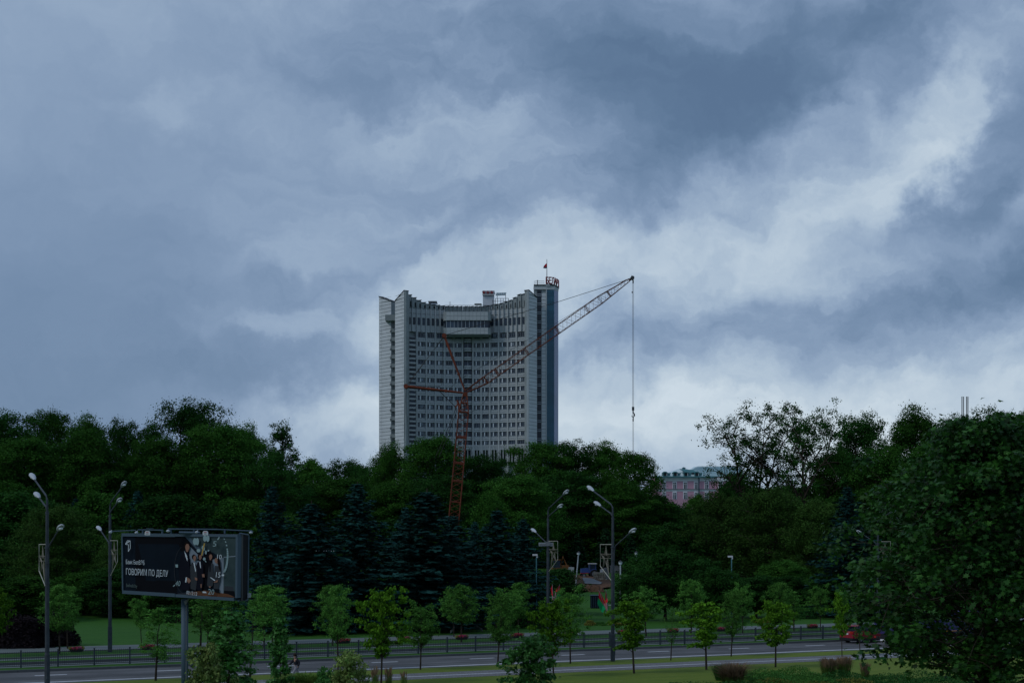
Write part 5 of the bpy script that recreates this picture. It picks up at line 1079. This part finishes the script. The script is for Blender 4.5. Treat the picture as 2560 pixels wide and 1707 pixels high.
# ================================================================== BILLBOARD
ZL_, ZR_ = 73.6, 70.4
TL, TR, BLc, BR = (Vector(ray(305.6, 1332.3, ZL_)), Vector(ray(595.5, 1334.6, ZR_)), Vector(ray(307.3, 1483, ZL_)), Vector(ray(594, 1501.5, ZR_)))
bbd = thing('billboard', 'dark double sided bank billboard on a thick grey post', 'billboard', (0, 0, 0))
ex = (TR - TL).normalized(); nrm = ex.cross((BLc - TL).normalized()).normalized()
if nrm.y > 0: nrm = -nrm
def bp(s, t, d=0): return TL.lerp(TR, s).lerp(BLc.lerp(BR, s), t) + nrm * d
def bpoly(pts, m, d, name='print', th=.0):
    b = MB(); b.add([bp(s, t, d) for s, t in pts], [tuple(range(len(pts)))]); return b.obj(name, m if isinstance(m, bpy.types.Material) else M[m], poster)
fr = MB()
def beam(s0, t0, s1, t1, w, d0=-.25, d1=.06):
    p = [bp(s0, t0), bp(s1, t0), bp(s1, t1), bp(s0, t1)]; fr.prism([q + nrm * d1 for q in p], -nrm * (d1 - d0))
beam(0, 0, .47, .052, 0); beam(.452, .004, 1, .045, 0); beam(0, .945, .47, 1, 0); beam(.475, .955, .975, 1, 0); beam(-.002, .0525, .009, .9445, 0); beam(.985, .0455, 1.002, .9545, 0)
fr.obj('frame', M['bluegrey'], bbd)
MB().prism([bp(.0, .0, -.26), bp(1, .0, -.26), bp(1, 1, -.26), bp(0, 1, -.26)], -nrm * .15).obj('back_panel', M['dsteel'], bbd)
poster = MB().prism([bp(.008, .04, .0), bp(.99, .04, .0), bp(.99, .965, .0), bp(.008, .965, .0)], -nrm * .1).obj('poster', M['postn'], bbd)
# position in the zoomed crop of the poster (2352 wide) -> board coordinates
def cq(x, y):
    s = (x - 105) / (2050 - 105); yt = 150 + 15 * s; yb = 1160 + 125 * s; return s, (y - yt) / (yb - yt)
_d = [0.002]
def art(pts, m, name='print'):
    _d[0] += .0012; return bpoly([cq(*p) for p in pts], m, _d[0], name)
def ellp(cx, cy, rx, ry, a=0, n=14): 
    c, s = math.cos(math.radians(a)), math.sin(math.radians(a)); return [(cx + rx * math.cos(2 * math.pi * k / n) * c - ry * math.sin(2 * math.pi * k / n) * s, cy + rx * math.cos(2 * math.pi * k / n) * s + ry * math.sin(2 * math.pi * k / n) * c) for k in range(n)]
art([(330, 190), (1190, 195), (1280, 300), (1100, 520), (1040, 1180), (500, 1160), (330, 1140)], 'post_black')
art([(1170, 195), (2040, 190), (2020, 1225), (1780, 1215), (1780, 560), (1640, 470), (1520, 470), (1420, 480), (1330, 360)], 'post_sky')
art([(1170, 195), (1240, 195), (1500, 480), (1480, 540)], 'bluegrey'); art([(1255, 360), (1330, 440), (1430, 540), (1330, 640), (1255, 570)], 'post_pale'); art([(1262, 560), (1420, 620), (1440, 700), (1275, 680)], 'post_pale')
art([(1640, 590), (1820, 560), (1820, 1160), (1760, 1150), (1640, 900)], 'post_pale'); art([(1820, 545), (2030, 535), (2020, 1210), (1820, 1160)], 'post_sky'); art([(1820, 545), (2030, 525), (2030, 540), (1820, 560)], 'post_pale')
art([(1520, 470), (1600, 440), (1650, 520), (1600, 700), (1560, 1120), (1440, 1100), (1480, 560)], 'post_black')
art([(1840, 1035), (1980, 1045), (1990, 1160), (1830, 1140)], 'post_grey'); art([(1830, 1110), (2000, 1120), (2015, 1220), (1830, 1200)], 'post_black')
art([(1140, 1160), (1500, 1105), (1900, 1170), (2015, 1225), (1060, 1185)], 'post_table'); art([(1465, 1122), (1530, 1128), (1545, 1152), (1480, 1150)], 'post_white')
art([(1060, 1160), (1230, 1150), (1220, 1185), (1060, 1182)], 'post_grey')
arc_ = [(1745 + 130 * math.cos(math.radians(a)), 520 + 340 * math.sin(math.radians(a))) for a in range(-80, 60, 6)]
for k in range(len(arc_) - 1):
    if k % 2 == 0 or k > 9: (xa, ya), (xb, yb) = arc_[k], arc_[k + 1]; art([(xa, ya), (xa + 14 + k, ya), (xb + 14 + k, yb - 4), (xb, yb - 4)], 'post_num')
arcl = [(1180 - 175 * math.sin(math.radians(a)), 760 - 400 * math.cos(math.radians(a))) for a in range(20, 178, 12)]
for k in range(len(arcl) - 1): (xa, ya), (xb, yb) = arcl[k], arcl[k + 1]; art([(xa, ya), (xa + 7, ya), (xb + 7, yb), (xb, yb)], 'post_grey')
def person_print(hx_, hy__, hr, suit, lapel, legs, face=1, hairm='post_hair'):
    art(suit, lapel[0]); 
    art(legs, lapel[1]); art(ellp(hx_ - 6 * face, hy__ - hr * .35, hr * .95, hr * 1.2), hairm); art(ellp(hx_ + 8 * face, hy__ + 4, hr * .68, hr * 1.12), 'post_skin')
    art([(hx_ - hr * .35, hy__ + hr * .8), (hx_ + hr * .5, hy__ + hr * .9), (hx_ + hr * .4, hy__ + hr * 1.6), (hx_ - hr * .2, hy__ + hr * 1.5)], 'post_skin')
person_print(1610, 540, 38, [(1600, 640), (1660, 660), (1670, 900), (1655, 1030), (1590, 1060), (1560, 1020), (1575, 800)], ('post_grey', 'post_black'), [(1590, 640), (1625, 640), (1615, 800), (1600, 800)])
person_print(1715, 600, 36, [(1690, 690), (1745, 700), (1785, 780), (1775, 950), (1740, 1090), (1670, 1080), (1680, 800)], ('post_grey', 'post_black'), [(1700, 1080), (1765, 1085), (1760, 1150), (1700, 1140)], -1); art([(1740, 560), (1775, 620), (1790, 780), (1760, 760), (1735, 660)], 'post_hair')
person_print(1442, 545, 33, [(1400, 640), (1440, 620), (1500, 680), (1500, 1000), (1470, 1120), (1380, 1090), (1390, 900), (1380, 720)], ('post_suit', 'post_white'), [(1432, 625), (1450, 625), (1462, 735), (1450, 730)])
person_print(1350, 560, 36, [(1310, 640), (1350, 640), (1390, 720), (1400, 900), (1375, 1110), (1290, 1080), (1275, 880), (1285, 700)], ('post_grey', 'post_white'), [(1335, 640), (1355, 645), (1380, 780), (1370, 800)])
person_print(1228, 380, 52, [(1180, 460), (1240, 500), (1265, 620), (1285, 800), (1290, 1000), (1260, 1120), (1120, 1090), (1095, 830), (1110, 580), (1140, 510)], ('post_suit', 'post_white'), [(1185, 445), (1215, 500), (1245, 560), (1235, 620), (1205, 540)])
art([(1230, 540), (1262, 560), (1275, 640), (1250, 620)], 'post_suit')
for p in ([(1210, 890), (1235, 885), (1220, 975), (1200, 970)],): art(p, 'post_white')
for p in ([(1225, 890), (1270, 905), (1298, 945), (1265, 990), (1235, 960)], [(1362, 885), (1405, 905), (1400, 945), (1368, 930)], [(1480, 835), (1520, 830), (1528, 885), (1490, 885)], [(1460, 1000), (1478, 1000), (1476, 1065), (1460, 1060)], [(1690, 960), (1745, 930), (1740, 970), (1670, 975)], [(1600, 1035), (1630, 1040), (1620, 1065), (1600, 1055)]): art(p, 'post_skin')
art([(1610, 885), (1635, 890), (1705, 935), (1690, 948)], 'post_white')
for p in (ellp(1365, 290, 34, 60), ellp(1405, 290, 28, 62), ellp(1530, 235, 30, 55), ellp(1578, 240, 28, 55), ellp(1505, 400, 26, 45, -10), ellp(1425, 440, 30, 30), ellp(1548, 470, 14, 34), ellp(1590, 440, 12, 18, 40), ellp(1522, 580, 22, 26), ellp(1545, 620, 8, 18, -35)): art(p, 'post_num')
art([(1515, 315), (1535, 320), (1490, 525), (1470, 520)], 'post_gold'); art([(1040, 672), (1085, 672), (1085, 722), (1045, 722)], 'post_num'); art([(1735, 250), (1765, 205), (1775, 225), (1745, 265)], 'post_num'); art([(1810, 840), (1850, 838), (1850, 865), (1810, 865)], 'post_white'); art([(1000, 1030), (1035, 1010), (1037, 1025), (1004, 1045)], 'post_num')
def text_on(s, x0, y0, x1, y1, m, hgt, slant=0):
    """text whose capitals stand hgt tall on the baseline (x0,y0)-(x1,y1), all in crop pixels"""
    global _d
    me, a, b_ = text_mesh(s, 1.0); cap, _, _ = text_mesh('Н', 1.0); ch_ = max(v.co.y for v in cap.vertices); _d[0] += .002
    for v in me.vertices:
        f = (v.co.x - a) / (b_ - a); yy = v.co.y / ch_; s_, t_ = cq(x0 + (x1 - x0) * f + slant * yy, y0 + (y1 - y0) * f - hgt * yy); v.co = bp(s_, t_, _d[0])
    me.materials.clear(); me.materials.append(M[m]); link('lettering', me, poster)
text_on('Банк БелВЭБ', 192, 663, 515, 680, 'post_white', 74); text_on('ГОВОРИМ ПО ДЕЛУ', 192, 842, 918, 878, 'post_white', 108); text_on('belveb.by', 196, 1045, 386, 1060, 'post_teal', 62)
text_on('00:12:12', 1225, 1168, 1405, 1195, 'post_white', 62, 8); text_on('40', 1040, 1030, 1122, 1035, 'post_num', 92, 14); text_on('10', 1735, 575, 1808, 582, 'post_white', 76, 6); text_on('15', 1718, 885, 1790, 892, 'post_white', 92, 8); text_on('20', 1590, 1170, 1690, 1180, 'post_num', 95, 8); text_on('5', 1665, 370, 1722, 372, 'post_num', 95, 10)
def lineart(a, b_, w=9):
    dx, dy = b_[0] - a[0], b_[1] - a[1]; l_ = math.hypot(dx, dy); nx, ny = -dy / l_ * w / 2, dx / l_ * w / 2; art([(a[0] + nx, a[1] + ny), (b_[0] + nx, b_[1] + ny), (b_[0] - nx, b_[1] - ny), (a[0] - nx, a[1] - ny)], 'post_white', 'logo_line')
LG = [((225, 272), (275, 276)), ((225, 272), (190, 335)), ((190, 335), (245, 340)), ((275, 276), (275, 400)), ((245, 340), (240, 455)), ((240, 455), (275, 400)), ((190, 335), (275, 278)), ((225, 300), (262, 282))]
for a_, b_ in LG: lineart(a_, b_)
# second, angled face seen edge on, and its frame
TR2, BR2, TR3, BR3 = Vector(ray(603, 1334, 70.6)), Vector(ray(603, 1500, 70.6)), Vector(ray(621, 1337, 72.2)), Vector(ray(619, 1499, 72.2))
MB().prism([TR2, TR3, BR3, BR2], (0, .12, 0)).obj('side_panel', M['post_black'], bbd)
MB().tube([TR3, BR3], .055, 4).tube([Vector(ray(599, 1333, 70.5)), TR3], .05, 4).tube([Vector(ray(596, 1501, 70.5)), BR3], .05, 4).obj('side_frame', M['bluegrey'], bbd)
MB().prism([Vector(ray(621, 1337, 72.3)), Vector(ray(318, 1340, 76.5)), Vector(ray(318, 1478, 76.5)), Vector(ray(620, 1499, 72.3))], (0, .2, 0)).obj('rear_face', M['post_black'], bbd)
px_, py__, _ = at(455, 72); MB().tube([(px_, 72.6, -.2), (px_, 72.6, zat(1498, 72))], .175, 20).obj('post', M['bluegrey'], bbd, smooth=True)
MB().tube([(px_ + .11, 72.42, 0), (px_ + .12, 72.42, zat(1500, 72))], .02, 6).prism([Vector(ray(459, 1502, 72.3)), Vector(ray(472, 1496, 72.3)), Vector(ray(463, 1512, 72.3))], (0, .15, 0)).obj('cable_duct', M['steel'], bbd)
g_ = MB(); G = lambda px, py, d=0: Vector(ray(px, py, 71.6 + d))
for a_, b_, w in (((420, 1322), (543, 1323), .04), ((543, 1323), (630, 1327), .035), ((345, 1324), (408, 1325), .035), ((276, 1328), (340, 1325), .03), ((365, 1321), (384, 1321), .015), ((448, 1331), (500, 1332), .08), ((626, 1325), (633, 1329), .03)): g_.tube([G(*a_), G(*b_)], w, 5)
for x_ in (357, 406, 427, 485, 562): g_.tube([G(x_, 1324), G(x_, 1333)], .05, 4)
g_.tube([G(374, 1321), G(374, 1324)], .02, 4); g_.obj('lamp_gantry', M['bluegrey'], bbd)
for x_, y_ in ((276, 1330), (341, 1331), (420, 1327), (492, 1330), (627, 1331)):
    f = MB(); f.ell(G(x_, y_, -.1), (.09, .1, .07), 8, 5); f.tube([G(x_, y_), G(x_ + 3, y_ - 5)], .025, 5); f.obj('floodlight', M['lamp'], bbd)
for x_ in (368, 513):
    w_ = MB(); pts = [(x_ - 6.3, 1337), (x_ + 6.6, 1337), (x_ + 6.6, 1330), (x_ + 4, 1326.6), (x_ - 4, 1326.6), (x_ - 6.3, 1330)]; Zs = 71.2 - (x_ - 368) * .006
    w_.prism([Vector(ray(a, b_, Zs)) for a, b_ in pts], (0, .08, 0)); pl_ = w_.obj('name_plate', M['carwhite'], bbd)
    MB().prism([Vector(ray(x_ - 3.4, 1330.6, Zs - .01)), Vector(ray(x_ + 3.2, 1330.6, Zs - .01)), Vector(ray(x_ + 3.2, 1329.1, Zs - .01)), Vector(ray(x_ - 3.4, 1329.1, Zs - .01))], (0, .005, 0)).obj('red_band', M['tail'], pl_)
    me, a, b_ = text_mesh('зума', 1.0); 
    for v in me.vertices: f = (v.co.x - a) / (b_ - a); v.co = Vector(ray(x_ - 3.4 + 6.8 * f, 1334.6 - v.co.y * 4.2, Zs - .012))
    me.materials.append(M['black']); link('plate_lettering', me, pl_)
rb_ = MB(); rb_.prism([Vector(ray(619, 1482, 71.9)), Vector(ray(627, 1482, 71.9)), Vector(ray(626, 1493, 71.9)), Vector(ray(619, 1494, 71.9))], (0, .1, 0)).obj('switch_box', M['lamp'], bbd)

# ================================================================== VEHICLES
def wheel(parent, x, y, r, w=.22):
    t = MB().tube([(x, y - w / 2, r), (x, y + w / 2, r)], r, 18).obj('wheel', M['rubber'], parent); MB().tube([(x, y - w / 2 - .012, r), (x, y + w / 2 + .012, r)], r * .6, 12).obj('rim', M['steel'], t)
uc, zc_ = uz(2116, 97.3); cp_ = uv(uc, 97.3, -.14)
car = thing('parked_car', 'red hatchback seen from behind on the road beside the big near maple', 'car', cp_, ROT)
bd_ = [(0, .42), (0, .85), (.06, 1.0), (.35, 1.08), (3.1, .98), (4.1, .86), (4.32, .7), (4.35, .38)]
MB().prism([(x, -.88, z) for x, z in bd_], (0, 1.76, 0)).obj('body', M['carred'], car)
MB().prism([(.1, -.74, 1.04), (.5, -.68, 1.42), (1.0, -.66, 1.49), (2.0, -.66, 1.48), (2.9, -.74, .99)], (0, 1.42, 0)).obj('cabin', M['glass'], car)
MB().prism([(.42, -.67, 1.43), (.95, -.665, 1.51), (1.9, -.665, 1.50), (2.2, -.69, 1.40)], (0, 1.34, 0)).box(-.1, .45, -.62, .62, 1.43, 1.46).obj('roof', M['carred'], car)
MB().box(-.06, 4.4, -.86, .86, .22, .45).obj('bumper', M['black'], car); MB().box(-.02, .01, -.26, .26, .72, .84).obj('number_plate', M['carwhite'], car)
MB().box(-.03, .05, -.86, -.5, .84, .99).obj('tail_light', M['tail'], car); MB().box(-.03, .05, .5, .86, .84, .99).obj('tail_light', M['tail'], car); MB().box(-.005, .02, -.6, .6, 1.08, 1.38).obj('rear_window', M['glass'], car).location = (.2, 0, 0)
for x in (.8, 3.45):
    for y in (-.8, .8): wheel(car, x, y, .33)
ut, _ = uz(2216, 92.3); tp_ = uv(ut, 92.6, -.14)
trk = thing('flatbed_truck', 'purple blue flatbed truck mostly hidden behind the big near maple', 'truck', tp_, ROT)
MB().box(0, 8.2, -1.2, 1.2, 1.05, 1.2).box(.1, 8.1, -1.22, -1.16, 1.25, 2.0).box(.1, 8.1, 1.16, 1.22, 1.25, 2.0).box(0, .08, -1.2, 1.2, 1.25, 2.0).obj('flatbed', M['purple'], trk)
MB().box(.0, 8.2, -1.24, -1.205, 1.16, 1.22).obj('amber_stripe', M['amber'], trk); MB().box(0, 10.2, -.45, .45, .7, 1.03).box(-.1, .0, -1.15, 1.15, .62, .8).obj('chassis', M['black'], trk)
MB().prism([(8.5, -1.2, .9), (8.5, -1.2, 2.7), (8.9, -1.2, 2.95), (10.0, -1.2, 2.85), (10.35, -1.2, 1.8), (10.4, -1.2, .8)], (0, 2.4, 0)).obj('cab', M['purple'], trk)
MB().box(9.1, 10.1, -1.23, -1.205, 1.9, 2.6).obj('side_window', M['glass'], trk); MB().box(-.14, -.1, -.3, .3, .45, .6).obj('number_plate', M['carwhite'], trk)
for y in (-1.05, .85): MB().box(-.13, -.1, y, y + .22, .66, .8).obj('tail_light', M['tail'], trk)
for x in (1.6, 2.8, 9.2):
    for y in (-1.0, 1.0): wheel(trk, x, y, .48, .3)
# small bush-hidden parked cars far away
for i, (px, py, Z, c) in enumerate(((1390, 1358, 470, 'carwhite'), (1402, 1359, 470, 'lamp'), (1413, 1360, 470, 'carwhite'))):
    x, y, _ = at(px, Z); z = CH + (HY - py - 3) * Z / FP; t = thing('parked_car', ['white car far off above the far lamp post', 'silver car far off above the building site, middle one', 'white car far off above the building site, right one'][i], 'car', (x, y, gz(x, y)), .2 * i, 'cars parked far behind the site')
    MB().prism([(-2.1, -.85, .35), (-2.1, -.85, .9), (-1, -.85, 1.0), (1.3, -.85, .95), (2.1, -.85, .75), (2.1, -.85, .35)], (0, 1.7, 0)).obj('body', M[c], t); MB().prism([(-1.4, -.7, 1.0), (-.9, -.65, 1.45), (.5, -.65, 1.45), (1.2, -.7, .97)], (0, 1.35, 0)).obj('cabin', M['glass'], t)
    for xx in (-1.3, 1.3): MB().tube([(xx, -.9, .32), (xx, .9, .32)], .32, 12).obj('wheel', M['rubber'], t)
# ================================================================== BUILDING SITE
def siteplane(pts, zs, m, name, label=None):
    v = [];
    for (px, py), dz in zip(pts, zs): p = ground(px, py); v.append((p[0], p[1], p[2] + dz))
    me = bpy.data.meshes.new(name); me.from_pydata(v, [], [tuple(range(len(v)))]); me.materials.append(M[m]); o = link(name, me); tag(o, label, kind='structure'); return o
siteplane([(1400, 1440), (1520, 1440), (1530, 1470), (1450, 1482), (1400, 1478)], [.3] * 5, 'soil', 'bare_earth'); siteplane([(1455, 1449), (1480, 1451), (1506, 1462), (1500, 1466), (1462, 1464)], [.42] * 5, 'slab', 'site_path')
eb = ground(1483, 1478); t = thing('earth_mound', 'brown earth bank in front of the pale site path', 'mound', eb); rgm = np.random.default_rng(3); b = MB()
nx_, ny_ = 16, 6; b.add([((i / (nx_ - 1) - .5) * 3.4, (j / (ny_ - 1) - .5) * 3, 1.0 * math.sin(math.pi * i / (nx_ - 1)) ** .5 * math.sin(math.pi * j / (ny_ - 1)) ** .6 * (.8 + .4 * rgm.random())) for j in range(ny_) for i in range(nx_)], [(j * nx_ + i, j * nx_ + i + 1, (j + 1) * nx_ + i + 1, (j + 1) * nx_ + i) for j in range(ny_ - 1) for i in range(nx_ - 1)]); b.obj('earth', M['soil'], t)
# stone wall
xw, yw, zw = ground(1484, 1452); sw_ = thing('stone_wall', 'low wall of stacked pale rubble stones right of the tractor', 'wall', (xw, yw, zw), -.28); rs_ = random.Random(4)
kk = yw / FP; W_, H_ = 29 * kk, 21 * kk; zz = 0; stn = 0
while zz < H_:
    hh_ = rs_.uniform(.2, .3); xx = -rs_.uniform(0, .15)
    while xx < W_:
        ww = rs_.uniform(.25, .5)
        b = MB(); j = lambda: rs_.uniform(-.025, .025); b.add([(xx + .03 + j(), j(), zz + .02), (xx + ww - .03 + j(), j(), zz + .02 + j()), (xx + ww - .03, .4, zz + .02), (xx + .03, .4, zz + .02), (xx + .04 + j(), .03 + j(), zz + hh_ - .02), (xx + ww - .04, .03 + j(), zz + hh_ - .02 + j()), (xx + ww - .04, .4, zz + hh_ - .02), (xx + .04, .4, zz + hh_ - .02)], [(0, 3, 2, 1), (4, 5, 6, 7), (0, 1, 5, 4), (1, 2, 6, 5), (2, 3, 7, 6), (3, 0, 4, 7)]); b.obj('stone', M['stone'], sw_); xx += ww
    zz += hh_
MB().box(0, W_, .08, .38, 0, H_ - .25).obj('wall_core', M['soil'], sw_)
def site(name, label, cat, px, base, rz=0, Z=None): p = ground(px, base) if not Z else at(px, Z); return thing(name, label, cat, p, rz), p[1] / FP
t, k = site('concrete_block', 'upright pale concrete block beside the stone wall', 'block', 1516, 1452); MB().box(-6 * k, 6 * k, 0, 1, 0, 33 * k).prism([(-6 * k, -.02, 4 * k), (-5 * k, -.02, 4 * k), (2 * k, -.02, 33 * k), (1 * k, -.02, 33 * k)], (0, .01, 0), 1).obj('block', [M['slab'], M['dark']], t)
t, k = site('white_crate', 'white crate standing on the stone wall', 'crate', 1505, 1448, Z=yw + 1.5); MB().box(-4 * k, 4 * k, 0, .8, H_ - .0, H_ + 8 * k).box(-4.3 * k, 4.3 * k, -.05, .85, H_ + 7 * k, H_ + 8.3 * k).obj('crate', M['carwhite'], t)
t, k = site('tractor', 'blue tractor with red trimmed bonnet and white roof on the site', 'tractor', 1473, 1444, .15)
MB().prism([(-1.5, -.5, .9), (-1.5, -.5, 1.65), (-.2, -.5, 1.75), (-.1, -.5, .9)], (0, 1.0, 0)).obj('bonnet', M['blue'], t); MB().box(-1.55, -.2, -.54, .54, .8, .92).obj('trim', M['tail'], t)
MB().box(-.1, 1.0, -.6, .6, .9, 1.5).prism([(.3, -.75, 1.2), (1.2, -.75, 1.2), (1.1, -.75, 1.65), (.5, -.75, 1.6)], (0, 1.5, 0)).obj('fender', M['blue'], t); MB().box(.0, 1.05, -.58, .58, 1.5, 2.45).obj('cab_glass', M['glass'], t); MB().box(-.1, 1.25, -.68, .68, 2.45, 2.6).obj('roof', M['carwhite'], t)
for x, y in ((0, -.6), (1.05, -.6), (0, .6), (1.05, .6)): MB().tube([(x, y, 1.4), (x, y, 2.46)], .05, 5).obj('cab_post', M['blue'], t)
for y in (-.72, .72): wheel(t, .75, y, .75, .4); wheel(t, -1.1, y, .42, .26)
MB().tube([(-.7, .2, 1.6), (-.7, .2, 2.2)], .05, 6).obj('exhaust', M['dsteel'], t)
t, k = site('excavator', 'orange excavator half hidden behind the wire star and dark leaves', 'excavator', 1400, 1442, .1)
MB().box(-1.4, 1.3, -1.0, 1.0, 1.0, 1.7).box(.2, 1.5, -.9, .9, 1.7, 2.1).obj('body', M['orange'], t); MB().box(-1.3, -.1, -.95, .0, 1.7, 3.0).obj('cab', M['glass'], t); MB().box(-1.4, 0, -1.0, .05, 3.0, 3.12).obj('cab_roof', M['orange'], t)
MB().tube([(0, .5, 1.6), (.6, .5, 3.6), (1.3, .5, 2.0)], .16, 6).obj('boom', M['orange'], t)
for y in (-1.0, .65): MB().box(-1.7, 1.7, y, y + .4, 0, .9).obj('track', M['rubber'], t)
t, k = site('white_trailer', 'low white trailer between excavator and leaning lantern', 'trailer', 1425, 1438); MB().box(-1.1, .7, 0, 2, .6, 1.35).obj('body', M['lamp'], t); MB().box(-1.15, .75, -.03, 2.03, 1.35, 1.45).obj('lid', M['carwhite'], t)
for x in (-.7, .3): MB().tube([(x, .1, .4), (x, 1.9, .4)], .35, 12).obj('wheel', M['rubber'], t)
t, k = site('rubble_heap', 'pale heap of concrete pieces left of the dark cone conifer', 'heap', 1408, 1420); b = MB(); rr = random.Random(8)
for i in range(46):
    x, y_, z = rr.uniform(-1.8, 1.8), rr.uniform(-1, 1), 0; z = max(0, (1.9 - abs(x)) * rr.random()); s_ = rr.uniform(.15, .42); b.prism([(x, y_, z), (x + s_, y_ + .05, z + .05), (x + s_ * .9, y_, z + s_ * .6), (x + .02, y_, z + s_ * .5)], (0, s_, 0))
tag(b.obj('rubble', M['slab'], t), kind='stuff')
t, k = site('site_container', 'blue grey site container under the flags', 'container', 1487, 1512, 0, Z=178); MB().box(-.5, .55, 0, 1.4, 0, 1.6).obj('body', M['postn'], t)
for x in (-.4, -.15, .1, .35): MB().box(x, x + .04, -.04, -.002, .1, 1.5).obj('rib', M['bluegrey'], t)
MB().box(-.55, .6, -.06, 1.45, 1.6, 1.67).obj('roof_edge', M['bluegrey'], t)
t, k = site('retaining_wall', 'long low grey retaining wall right of the stone wall', 'wall', 1560, 1432); MB().box(-2.6, 4.2, 0, .4, 0, 1.3).box(-2.7, 4.3, -.06, .46, 1.3, 1.42).obj('wall', M['slab'], t)
# ================================================================== PERSON AND FIGURES
def skin_mesh(pts, edges, rad, m, name, root=0, sub=2):
    me = bpy.data.meshes.new(name); me.from_pydata([tuple(p) for p in pts], edges, []); o = bpy.data.objects.new('tmp', me); COL.objects.link(o)
    md = o.modifiers.new('s', 'SKIN'); md.use_smooth_shade = True
    for i, r in enumerate(rad): me.skin_vertices[0].data[i].radius = (r, r) if isinstance(r, (int, float)) else r
    for i in range(len(rad)): me.skin_vertices[0].data[i].use_root = (i == root)
    o.modifiers.new('b', 'SUBSURF').levels = sub
    dg = bpy.context.evaluated_depsgraph_get(); out_ = bpy.data.meshes.new_from_object(o.evaluated_get(dg)); bpy.data.objects.remove(o); out_.materials.clear(); out_.materials.append(M[m]); out_.name = name
    for p in out_.polygons: p.use_smooth = True
    return out_
up_, _ = uz(741, 84.8); pp_ = uv(up_, 84.8, -.11)
per = thing('person', 'person in dark jacket and pale trousers walking left on the footpath', 'person', pp_, ROT)
J = dict(pel=(0, 0, .93), ch=(-.06, 0, 1.25), nk=(-.09, 0, 1.46), hd=(-.11, 0, 1.58), tp=(-.11, 0, 1.68), ls=(-.05, -.17, 1.38), rs=(-.05, .17, 1.38), le=(.12, -.25, 1.14), re=(-.24, .22, 1.13), lh=(.02, -.24, .92), rh=(-.42, .16, 1.0), lp=(0, -.1, .9), rp=(0, .1, .9), lk=(-.22, -.1, .52), rk=(.12, .1, .48), la=(-.30, -.1, .1), ra=(.42, .1, .2), lt=(-.5, -.1, .05), rt=(.34, .1, .06))
names = list(J); ix = {n: i for i, n in enumerate(names)}
ed = [(ix[a], ix[b_]) for a, b_ in (('pel', 'ch'), ('ch', 'nk'), ('nk', 'hd'), ('hd', 'tp'), ('ch', 'ls'), ('ch', 'rs'), ('ls', 'le'), ('rs', 're'), ('le', 'lh'), ('re', 'rh'), ('pel', 'lp'), ('pel', 'rp'), ('lp', 'lk'), ('rp', 'rk'), ('lk', 'la'), ('rk', 'ra'), ('la', 'lt'), ('ra', 'rt'))]
R = dict(pel=.11, ch=.115, nk=.055, hd=.095, tp=.06, ls=.065, rs=.065, le=.045, re=.045, lh=.035, rh=.035, lp=.09, rp=.09, lk=.06, rk=.06, la=.04, ra=.04, lt=.035, rt=.035)
link('body', skin_mesh([J[n] for n in names], ed, [R[n] for n in names], 'skin', 'body'), per)
def sub(ns, es, infl, m, nm): i2 = {n: i for i, n in enumerate(ns)}; link(nm, skin_mesh([J[n] for n in ns], [(i2[a], i2[b_]) for a, b_ in es], [R[n] + (infl + (.035 if n in ('pel', 'ch') and m == 'jacket' else 0)) for n in ns], m, nm), per)
sub(['pel', 'lp', 'rp', 'lk', 'rk', 'la', 'ra'], [('pel', 'lp'), ('pel', 'rp'), ('lp', 'lk'), ('rp', 'rk'), ('lk', 'la'), ('rk', 'ra')], .022, 'trousers', 'trousers')
sub(['ch', 'pel', 'ls', 'rs', 'le', 're', 'lh', 'rh'], [('ch', 'pel'), ('ch', 'ls'), ('ch', 'rs'), ('ls', 'le'), ('rs', 're'), ('le', 'lh'), ('re', 'rh')], .028, 'jacket', 'jacket')
MB().ell((-.09, 0, 1.62), (.115, .105, .12), 12, 8).obj('hair', M['hair'], per, smooth=True)
for s_ in (-1, 1): MB().tube([(-.42 if s_ < 0 else .30, s_ * .1, .05), (-.56 if s_ < 0 else .46, s_ * .1, .04)], [.055, .045], 8).obj('shoe', M['black'], per, smooth=True)
for sgn_ in (-1, 1):                                    # fingers of both hands
    h = Vector(J['lh' if sgn_ < 0 else 'rh'])
    for f in range(5): MB().tube([h, h + Vector((-.03 + .0 * f, (f - 2) * .014, -.05)), h + Vector((-.035, (f - 2) * .017, -.085 + (.02 if f in (0, 4) else 0)))], [.012, .010, .007], 5).obj('finger', M['skin'], per, smooth=True)
for i, (px, bs, lb, rz) in enumerate(((882, 1582, 'pale garden figure of a leaping hare left of the widest young maple', 0), (1131, 1583, 'pale garden figure of a hare at the spruce branches', 1), (1198, 1578, 'grey garden figure of a leaping hare left of the hedge', 3))):
    x, y, z = ground(px, bs); t = thing('garden_figure', lb, 'statue', (x, y, z), rz, 'hare figures on the far lawn')
    P3 = [(0, 0, .45), (-.25, 0, .3), (-.42, 0, .02), (.22, 0, .62), (.36, 0, .78), (.46, 0, .72), (.28, .05, 1.0), (.25, -.05, 1.02), (.3, .08, .35), (.32, -.08, .4), (-.36, 0, .42)]
    link('body', skin_mesh(P3, [(0, 1), (1, 2), (0, 3), (3, 4), (4, 5), (4, 6), (4, 7), (3, 8), (3, 9), (1, 10)], [.13, .12, .05, .1, .09, .04, .025, .025, .03, .03, .05], 'figure', 'body', sub=1), t); t.scale = (.75, .75, .75)
